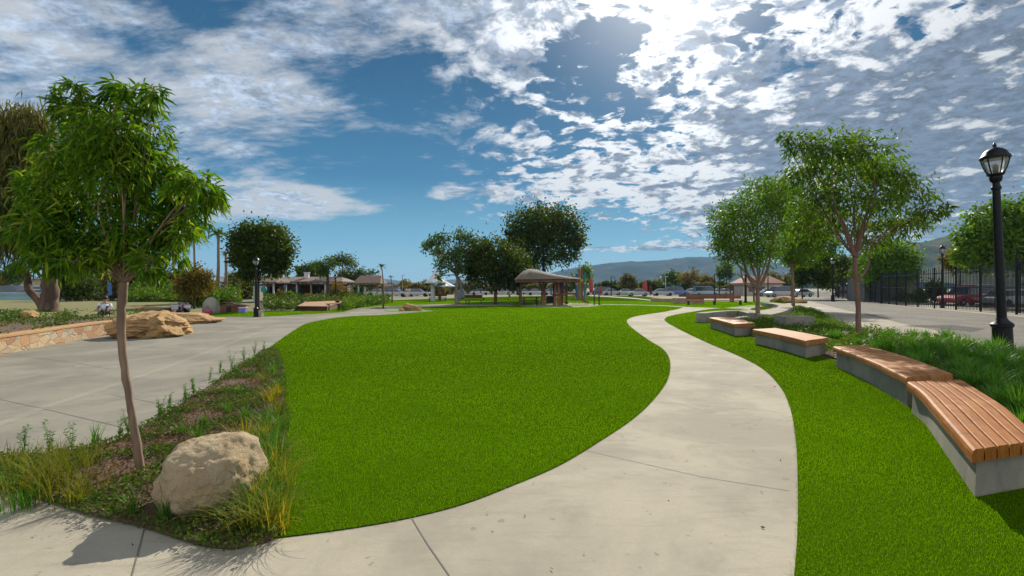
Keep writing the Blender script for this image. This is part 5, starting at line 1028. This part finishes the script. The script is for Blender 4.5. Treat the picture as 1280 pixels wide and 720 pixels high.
# ---------------------------------------------------------------- cars
def paint(name, c): return mat('car paint ' + name, c, c, 1, .25, spec=.6, coat=.6)
PC = {'white': paint('white', (.7, .7, .7)), 'silver': paint('silver', (.38, .39, .41)), 'red': paint('red', (.42, .015, .03)), 'blue': paint('blue', (.04, .12, .35)), 'dark': paint('dark', (.025, .028, .035)), 'pale blue': paint('pale blue', (.28, .42, .5))}
M_lens = mat('headlight lens', (.7, .7, .7), rough=.15); M_tail = mat('tail light', (.4, .01, .01), rough=.2)
def car_proto(kind='car'):
    r = thing('parked_' + kind, 'x', kind, (0, 0, 0)); S_ = {'car': (4.4, 1.45, .92), 'van': (4.9, 1.95, 1.05), 'pickup': (5.2, 1.75, 1.0)}[kind]; L, Ht, belt = S_
    def sec(x, w, z0, z1): return [(x, -w, z0), (x, -w * 1.02, (z0 + z1) / 2), (x, -w * .94, z1), (x, w * .94, z1), (x, w * 1.02, (z0 + z1) / 2), (x, w, z0)]
    h = L / 2
    MB().loft([sec(-h, .72, .42, .68), sec(-h + .12, .84, .30, .82), sec(-h + 1.1, .89, .26, belt), sec(0, .90, .26, belt), sec(h - 1.0, .89, .26, belt), sec(h - .1, .84, .30, belt - .1), sec(h, .74, .4, belt - .2)]).build('body', PC['white'], r, smooth=True, autosmooth=40)
    if kind == 'car': P = [(-h + 1.15, belt - .02, .80), (-h + 1.85, Ht - .03, .64), (-.1, Ht, .66), (h - 1.15, Ht - .06, .62), (h - .45, belt - .04, .78)]
    elif kind == 'van': P = [(-h + .75, belt - .02, .84), (-h + 1.45, Ht - .05, .74), (0, Ht, .76), (h - .4, Ht - .03, .74), (h - .12, belt - .1, .84)]
    else: P = [(-h + 1.3, belt - .02, .82), (-h + 1.9, Ht - .03, .68), (-.2, Ht, .7), (.45, Ht - .04, .68), (.6, belt - .02, .82)]
    secs = []; tops = []
    for i, (x, z, w) in enumerate(P):
        secs.append([(x, -.83, belt - .03), (x, -w, z - .05), (x, w, z - .05), (x, .83, belt - .03)])
        if 0 < i < 4: tops.append([(x, -w * .98, z - .055), (x, -w * .9, z), (x, w * .9, z), (x, w * .98, z - .055)])
    MB().loft(secs).build('window_band', M_glassdark, r, smooth=True, autosmooth=30); MB().loft(tops).build('roof', PC['white'], r)
    for x in (-h + .85, h - .85):
        for s in (-1, 1):
            t = MB().lathe([(.20, -.1), (.31, -.1), (.335, -.06), (.335, .06), (.31, .1), (.20, .1)], n=16).build('wheel', M_rubber, r); t.location = (x, s * .82, .335); t.rotation_euler.x = math.pi / 2
            MB().lathe([(.2, -.09), (.21, .09), (.08, .11 if s < 0 else .05)], n=12).build('rim', M_chrome, t)
    for s in (-1, 1):
        MB().box((-h + .06, s * .6, .66), (.12, .3, .13)).build('headlight', M_lens, r); MB().box((h - .04, s * .66, .74), (.1, .2, .2)).build('tail_light', M_tail, r)
    return r
protos = {}
CARS = [('pickup', 1209, 381, 46, 'red', .25, 'red pickup behind the fence left of the tall lamp post'), ('van', 1232, 378, 50, 'white', .2, 'white van behind the fence next to the red pickup'), ('car', 1272, 377, 50, 'silver', .3, 'silver car behind the fence at the arch gate'), ('car', 1262, 379, 44, 'red', .2, 'small red car glimpsed behind the lamp post'),
        ('car', 1292, 377, 46, 'dark', .2, 'dark car behind the fence at the right edge'), ('car', 1222, 374, 62, 'dark', .1, 'dark car behind the red pickup'), ('van', 1245, 373, 66, 'pale blue', .1, 'pale blue van in the second row behind the fence'), ('car', 1092, 376, 68, 'silver', .4, 'silver car behind the fence at the round tree'), ('car', 1062, 374, 84, 'white', .2, 'white car glimpsed behind the screened fence'),
        ('van', 975, 372, 88, 'silver', .1, 'silver van past the thin straight trunk'), ('car', 958, 371, 96, 'white', .0, 'white car left of the silver van'), ('car', 1000, 371.5, 92, 'blue', .1, 'blue car right of the silver van'), ('van', 882, 371, 98, 'pale blue', 0, 'pale blue bus-like van behind the long benches'), ('car', 897, 370, 106, 'white', 0, 'white car right of the pale blue van'), ('car', 906, 369.5, 112, 'red', .1, 'dark red car behind the two dark poles'),
        ('van', 845, 369.5, 108, 'blue', 0, 'blue van under the green horizon tree'), ('car', 828, 369.5, 104, 'dark', 0, 'dark car left of the blue van'), ('car', 866, 369, 118, 'silver', 0, 'silver car at the thick-trunked horizon tree'), ('car', 797, 370, 100, 'white', 0, 'white car left of the tall red parasol'), ('car', 780, 369, 112, 'dark', 0, 'dark car under the olive horizon tree'), ('car', 765, 369, 112, 'silver', 0, 'silver car beside the thin black pole'),
        ('van', 751, 368.5, 120, 'dark', 0, 'dark van behind the small red parasol'), ('car', 727, 369, 112, 'white', 0, 'white car behind the slide'), ('car', 690, 369, 112, 'silver', .1, 'silver car seen through the picnic shelter'), ('car', 670, 368.5, 118, 'dark', 0, 'dark car seen through the left of the picnic shelter'), ('car', 655, 369, 112, 'white', 0, 'white car seen beside the shelter column'), ('car', 628, 369, 118, 'silver', 0, 'silver car right of the low dark tree trunk'),
        ('car', 600, 369, 116, 'white', 0, 'white car in the gap right of the sparse tree'), ('car', 523, 370.5, 95, 'red', 0, 'red car left of the white canopy'), ('car', 513, 370, 104, 'dark', 0, 'dark car behind the red one'), ('car', 495, 371, 92, 'white', 0, 'white car left of the person in pale pink'), ('van', 486, 370, 104, 'dark', 0, 'dark van left of the white car'), ('car', 473, 370.5, 98, 'silver', 0, 'silver car near the small shelter'),
        ('van', 14, 368, 74, 'blue', 0, 'blue van at the left edge'), ('van', -2, 368, 76, 'red', 0, 'red van leaving the left edge of the picture'), ('van', 28, 368, 78, 'white', 0, 'white van beside the blue one behind the leaning limb'), ('car', 36, 368, 72, 'red', 0, 'red car behind the leaning limb of the willow')]
for kind, u, v, d, colr, rz, lb in CARS:
    if kind not in protos: protos[kind] = r = car_proto(kind)
    else: r = copy_tree(protos[kind])
    r.location = ((u - 640) / F * d, d, .006); r.rotation_euler = (0, 0, rz + (math.pi if random.random() < .5 else 0)); r['label'] = lb; r['group'] = 'vehicles in the parking lots'; recolour(r, PC['white'], PC[colr])
# ---------------------------------------------------------------- people (skinned figures)
def person(label, loc, rz, joints, edges, top, legs, hair=M_hair):
    me = bpy.data.meshes.new('person'); V = [j[:3] for j in joints]; me.from_pydata(V, edges, []); me.materials.append(M_skin); o = bpy.data.objects.new('person', me); COL.objects.link(o)
    md = o.modifiers.new('skin', 'SKIN'); md.use_smooth_shade = True
    for i, j in enumerate(joints): me.skin_vertices[0].data[i].radius = (j[3], j[3]); me.skin_vertices[0].data[i].use_root = i == 0
    o.modifiers.new('sub', 'SUBSURF').levels = 1; o.modifiers['sub'].render_levels = 2; o.location = loc; o.rotation_euler.z = rz; tag(o, label, 'person')
    hd = joints[3]; MB().lathe([(.02, -.02), (.095, 0), (.105, .06), (.08, .12), (.02, .145)], (hd[0], hd[1] + .02, hd[2] - .01), 12).build('hair', hair, o, smooth=True)
    p0, p2 = Vector(joints[0][:3]), Vector(joints[1][:3])
    MB().tube([p0, p0.lerp(p2, .5), p2 + Vector((0, 0, .02))], [.155, .16, .17], 12).build('shirt', top, o, smooth=True)
    for s in (4, 8): a, b = Vector(joints[s + 0][:3]), Vector(joints[s + 1][:3]); MB().tube([a, b], [.07, .055], 8).build('sleeve', top, o, smooth=True)
    for s in (12, 15): a, b, c = (Vector(joints[s + k][:3]) for k in range(3)); MB().tube([a, b, c.lerp(b, .15)], [.105, .075, .055], 8).build('trouser_leg', legs, o, smooth=True)
def sit_j():   # seated on the ground, knees up
    J = [(0, 0, .16, .13), (0, .06, .50, .13), (0, .05, .62, .05), (0, .02, .76, .085), (-.17, .06, .53, .05), (-.24, -.06, .34, .04), (-.12, -.26, .36, .03), (-.05, -.30, .37, .03),
         (.17, .06, .53, .05), (.24, -.06, .34, .04), (.12, -.26, .36, .03), (.05, -.30, .37, .03), (-.1, -.05, .14, .09), (-.14, -.42, .42, .065), (-.13, -.62, .07, .045), (.1, -.05, .14, .09), (.14, -.42, .42, .065), (.13, -.62, .07, .045), (-.13, -.78, .05, .035), (.13, -.78, .05, .035)]
    E = [(0, 1), (1, 2), (2, 3), (1, 4), (4, 5), (5, 6), (6, 7), (1, 8), (8, 9), (9, 10), (10, 11), (0, 12), (12, 13), (13, 14), (0, 15), (15, 16), (16, 17), (14, 18), (17, 19)]; return J, E
def stand_j():
    J = [(0, 0, .92, .14), (0, 0, 1.36, .14), (0, 0, 1.48, .05), (0, -.01, 1.63, .09), (-.18, 0, 1.38, .055), (-.25, .02, 1.10, .045), (-.24, -.08, .86, .033), (-.24, -.1, .78, .03),
         (.18, 0, 1.38, .055), (.25, .02, 1.10, .045), (.24, -.08, .86, .033), (.24, -.1, .78, .03), (-.1, 0, .88, .1), (-.11, -.04, .48, .07), (-.11, .05, .08, .05), (.1, 0, .88, .1), (.12, -.02, .48, .07), (.13, .03, .08, .05), (-.11, -.12, .04, .035), (.13, -.13, .04, .035)]
    return J, sit_j()[1]
fw, fd, fp = mat('white shirt', (.65, .65, .68)), mat('dark clothes', (.03, .03, .05)), mat('pale pink clothes', (.65, .42, .42))
for u, v, rz, a, b, lb in [(229, 392.5, .3, fd, fw, 'person in dark top sitting on the ground by the rocks, hidden second'), (234, 392.8, -.3, fw, fd, 'person in white top sitting on the ground left of the dome boulder'), (224, 392, .9, fd, fd, 'person in dark clothes sitting leftmost of the three by the rocks')]:
    p = gp(u, v); J, E = sit_j(); person(lb, (p.x, p.y, .004), rz, J, E, a, b)
for o in bpy.data.objects:
    if o.name.startswith('person') and 'hidden second' in o.get('label', ''): o['label'] = 'person in dark top and pale trousers sitting between two others by the rocks'
p = gp(131, 396, .376); J, E = sit_j(); person('person sitting on the raised lawn beside the young tree trunk', (p.x, p.y, .376), .6, J, E, fw, fd)
for u, d, a, lb in [(508, 88, fp, 'person in pale pink standing near the parked cars'), (511.5, 89, fw, 'person in white standing right beside the one in pink')]:
    J, E = stand_j(); person(lb, ((u - 640) / F * d, d, .006), .2, J, E, a, fw)
# stroller beside the sitting people
p = gp(220.5, 393); r = thing('stroller', 'small stroller with white side beside the seated people', 'stroller', (p.x, p.y, 0))
MB().box((0, 0, .42), (.4, .35, .3), taper=1.15).build('seat', fw, r, bevel=.03); MB().tube([(-.25, 0, .1), (.0, 0, .5), (.35, 0, .75)], .02, 6).build('handle', M_dark, r)
for x in (-.25, .22):
    w = MB().lathe([(.05, -.03), (.12, -.03), (.12, .03), (.05, .03)], n=12).build('wheel', M_rubber, r); w.location = (x, -.15, .12); w.rotation_euler.x = math.pi / 2

# ---------------------------------------------------------------- hills and air
def hills(name, prof, d0, depth, m, amp, seed):
    us = np.linspace(prof[0][0], prof[-1][0], 220); hv = np.interp(us, [p[0] for p in prof], [p[1] for p in prof]); hv = np.convolve(np.pad(hv, 6, 'edge'), np.ones(13) / 13, 'valid'); V = []; ny = 46
    off = Vector((seed, seed * 2.3, 0))
    for j in range(ny):
        t = j / (ny - 1); y = d0 + depth * t; ridge = math.sin(min(t / .62, 1) * math.pi / 2) if t < .62 else math.cos((t - .62) / .38 * math.pi / 2)
        yr = d0 + depth * .62
        for u, v in zip(us, hv):
            x = (u - 640) / F * yr; h = (H + (HZ - v) / F * yr); sd_ = Vector((x, y, 0)) / (depth * .22)
            rg = 1 - abs(mn.noise(sd_ * 1.3 + off)) * 1.1; n2 = mn.fractal(sd_ * 3 + off, 1, 2, 5)
            k = ridge ** (1.25 - .45 * rg); z = h * k * (1 + amp * n2 * (1 - .95 * max(0, 1 - abs(t - .62) * 4))) - 4 * (t < .01)
            V.append((x, y, max(z, -3) if j else -4))
    n = len(us); Fc = np.array([[j * n + i, j * n + i + 1, (j + 1) * n + i + 1, (j + 1) * n + i] for j in range(ny - 1) for i in range(n - 1)])
    o = npmesh(name, np.array(V), Fc, 4, m, smooth=True); return tag(o, kind='structure')
def hill_mat(name, c1, c2, sc):
    m, g, b, _ = newmat(name); v = coords(g); g.put(b.inputs['Base Color'], g.mix(g.ss(g.noise(v, sc, 8, .65), .38, .62), c1, c2)); b.inputs['Roughness'].default_value = 1; b.inputs['Specular IOR Level'].default_value = 0; return m
MH = hill_mat('chaparral hillside', (.030, .038, .032), (.075, .072, .050), .006); MH2 = hill_mat('near hillside', (.05, .07, .035), (.13, .11, .06), .02)
hills('hills', [(660, 350), (700, 338), (735, 333), (752, 330), (766, 328), (790, 328), (812, 327), (830, 325), (845, 324), (862, 321), (885, 323), (905, 325), (930, 329), (960, 332), (1000, 338), (1060, 342), (1150, 345)], 2300, 1500, MH, .14, 3.)
hills('hills', [(180, 352), (300, 351), (400, 349), (440, 346), (478, 348), (505, 352), (530, 358), (548, 363), (575, 363)], 3000, 1800, MH, .14, 9.)
hills('hills', [(525, 363), (545, 356), (558, 351), (575, 350), (600, 349), (640, 350), (700, 352), (720, 358)], 3200, 1500, MH, .3, 14.)
hills('hills', [(-200, 335), (-60, 338), (0, 343), (40, 346), (100, 350), (180, 354)], 2600, 1500, MH, .3, 5.)
hills('hills', [(1020, 350), (1080, 325), (1130, 310), (1160, 301), (1190, 295), (1215, 290), (1260, 283), (1330, 276), (1450, 272), (1600, 285)], 700, 700, MH2, .30, 21.)
def haze():
    m = bpy.data.materials.new('haze air'); m.use_nodes = True; nt = m.node_tree; nt.nodes.clear(); o = nt.nodes.new('ShaderNodeOutputMaterial'); v = nt.nodes.new('ShaderNodeVolumePrincipled')
    v.inputs['Color'].default_value = (.32, .58, .88, 1); v.inputs['Density'].default_value = HAZE; v.inputs['Anisotropy'].default_value = .1; nt.links.new(v.outputs[0], o.inputs['Volume'])
    h = MB().box((0, 4300, 149), (18400, 9500, 302)).build('haze', m); tag(h, 'thin bluish air over the park and hills', 'haze', kind='stuff')
HAZE = 1.3e-4
haze()

def hedge(u0, u1, d, h, label, lm, n):
    x0, x1 = (u0 - 640) / F * d, (u1 - 640) / F * d; r = thing('hedge', label, 'hedge', ((x0 + x1) / 2, d, 0)); w = x1 - x0
    P = np.stack([RNG.uniform(-w / 2, w / 2, n), RNG.uniform(-1, 1, n), h * RNG.random(n) ** .6], 1); P[:, 2] *= .8 + .25 * np.sin(P[:, 0] * .9) * np.sin(P[:, 0] * .37 + 1)
    V, Fc, k = leaf_arrays(P, RNG.normal(size=P.shape), .55 * RNG.uniform(.6, 1.3, n), .4); npmesh('foliage', V, Fc, k, lm, r)
    mb = MB()
    for i in range(int(w / 2)): mb.tube([(-w / 2 + i * 2 + 1, 0, 0), (-w / 2 + i * 2 + 1, .1, h * .6)], .08, 5)
    mb.build('stem', M_bark_dark, r)
hedge(744, 858, 126, 3.2, 'long dark hedge behind the parked cars under the middle hill', L_dark, 5200)
hedge(868, 985, 128, 3.0, 'dark olive hedge behind the vans and long benches', L_olive, 4200)
hedge(560, 716, 130, 3.2, 'dusty hedge behind the low dark tree and picnic shelter', L_olive, 5200)
hedge(468, 556, 122, 2.6, 'reddish brown hedge behind the cars left of the white canopy', L_brown, 3600)
hedge(70, 262, 66, 3.4, 'tall dark hedge closing the park behind the left rocks', L_dark, 6500)
hedge(-90, 60, 110, 4.0, 'dark hedge line behind the vehicles at the left edge', L_mid, 4200)
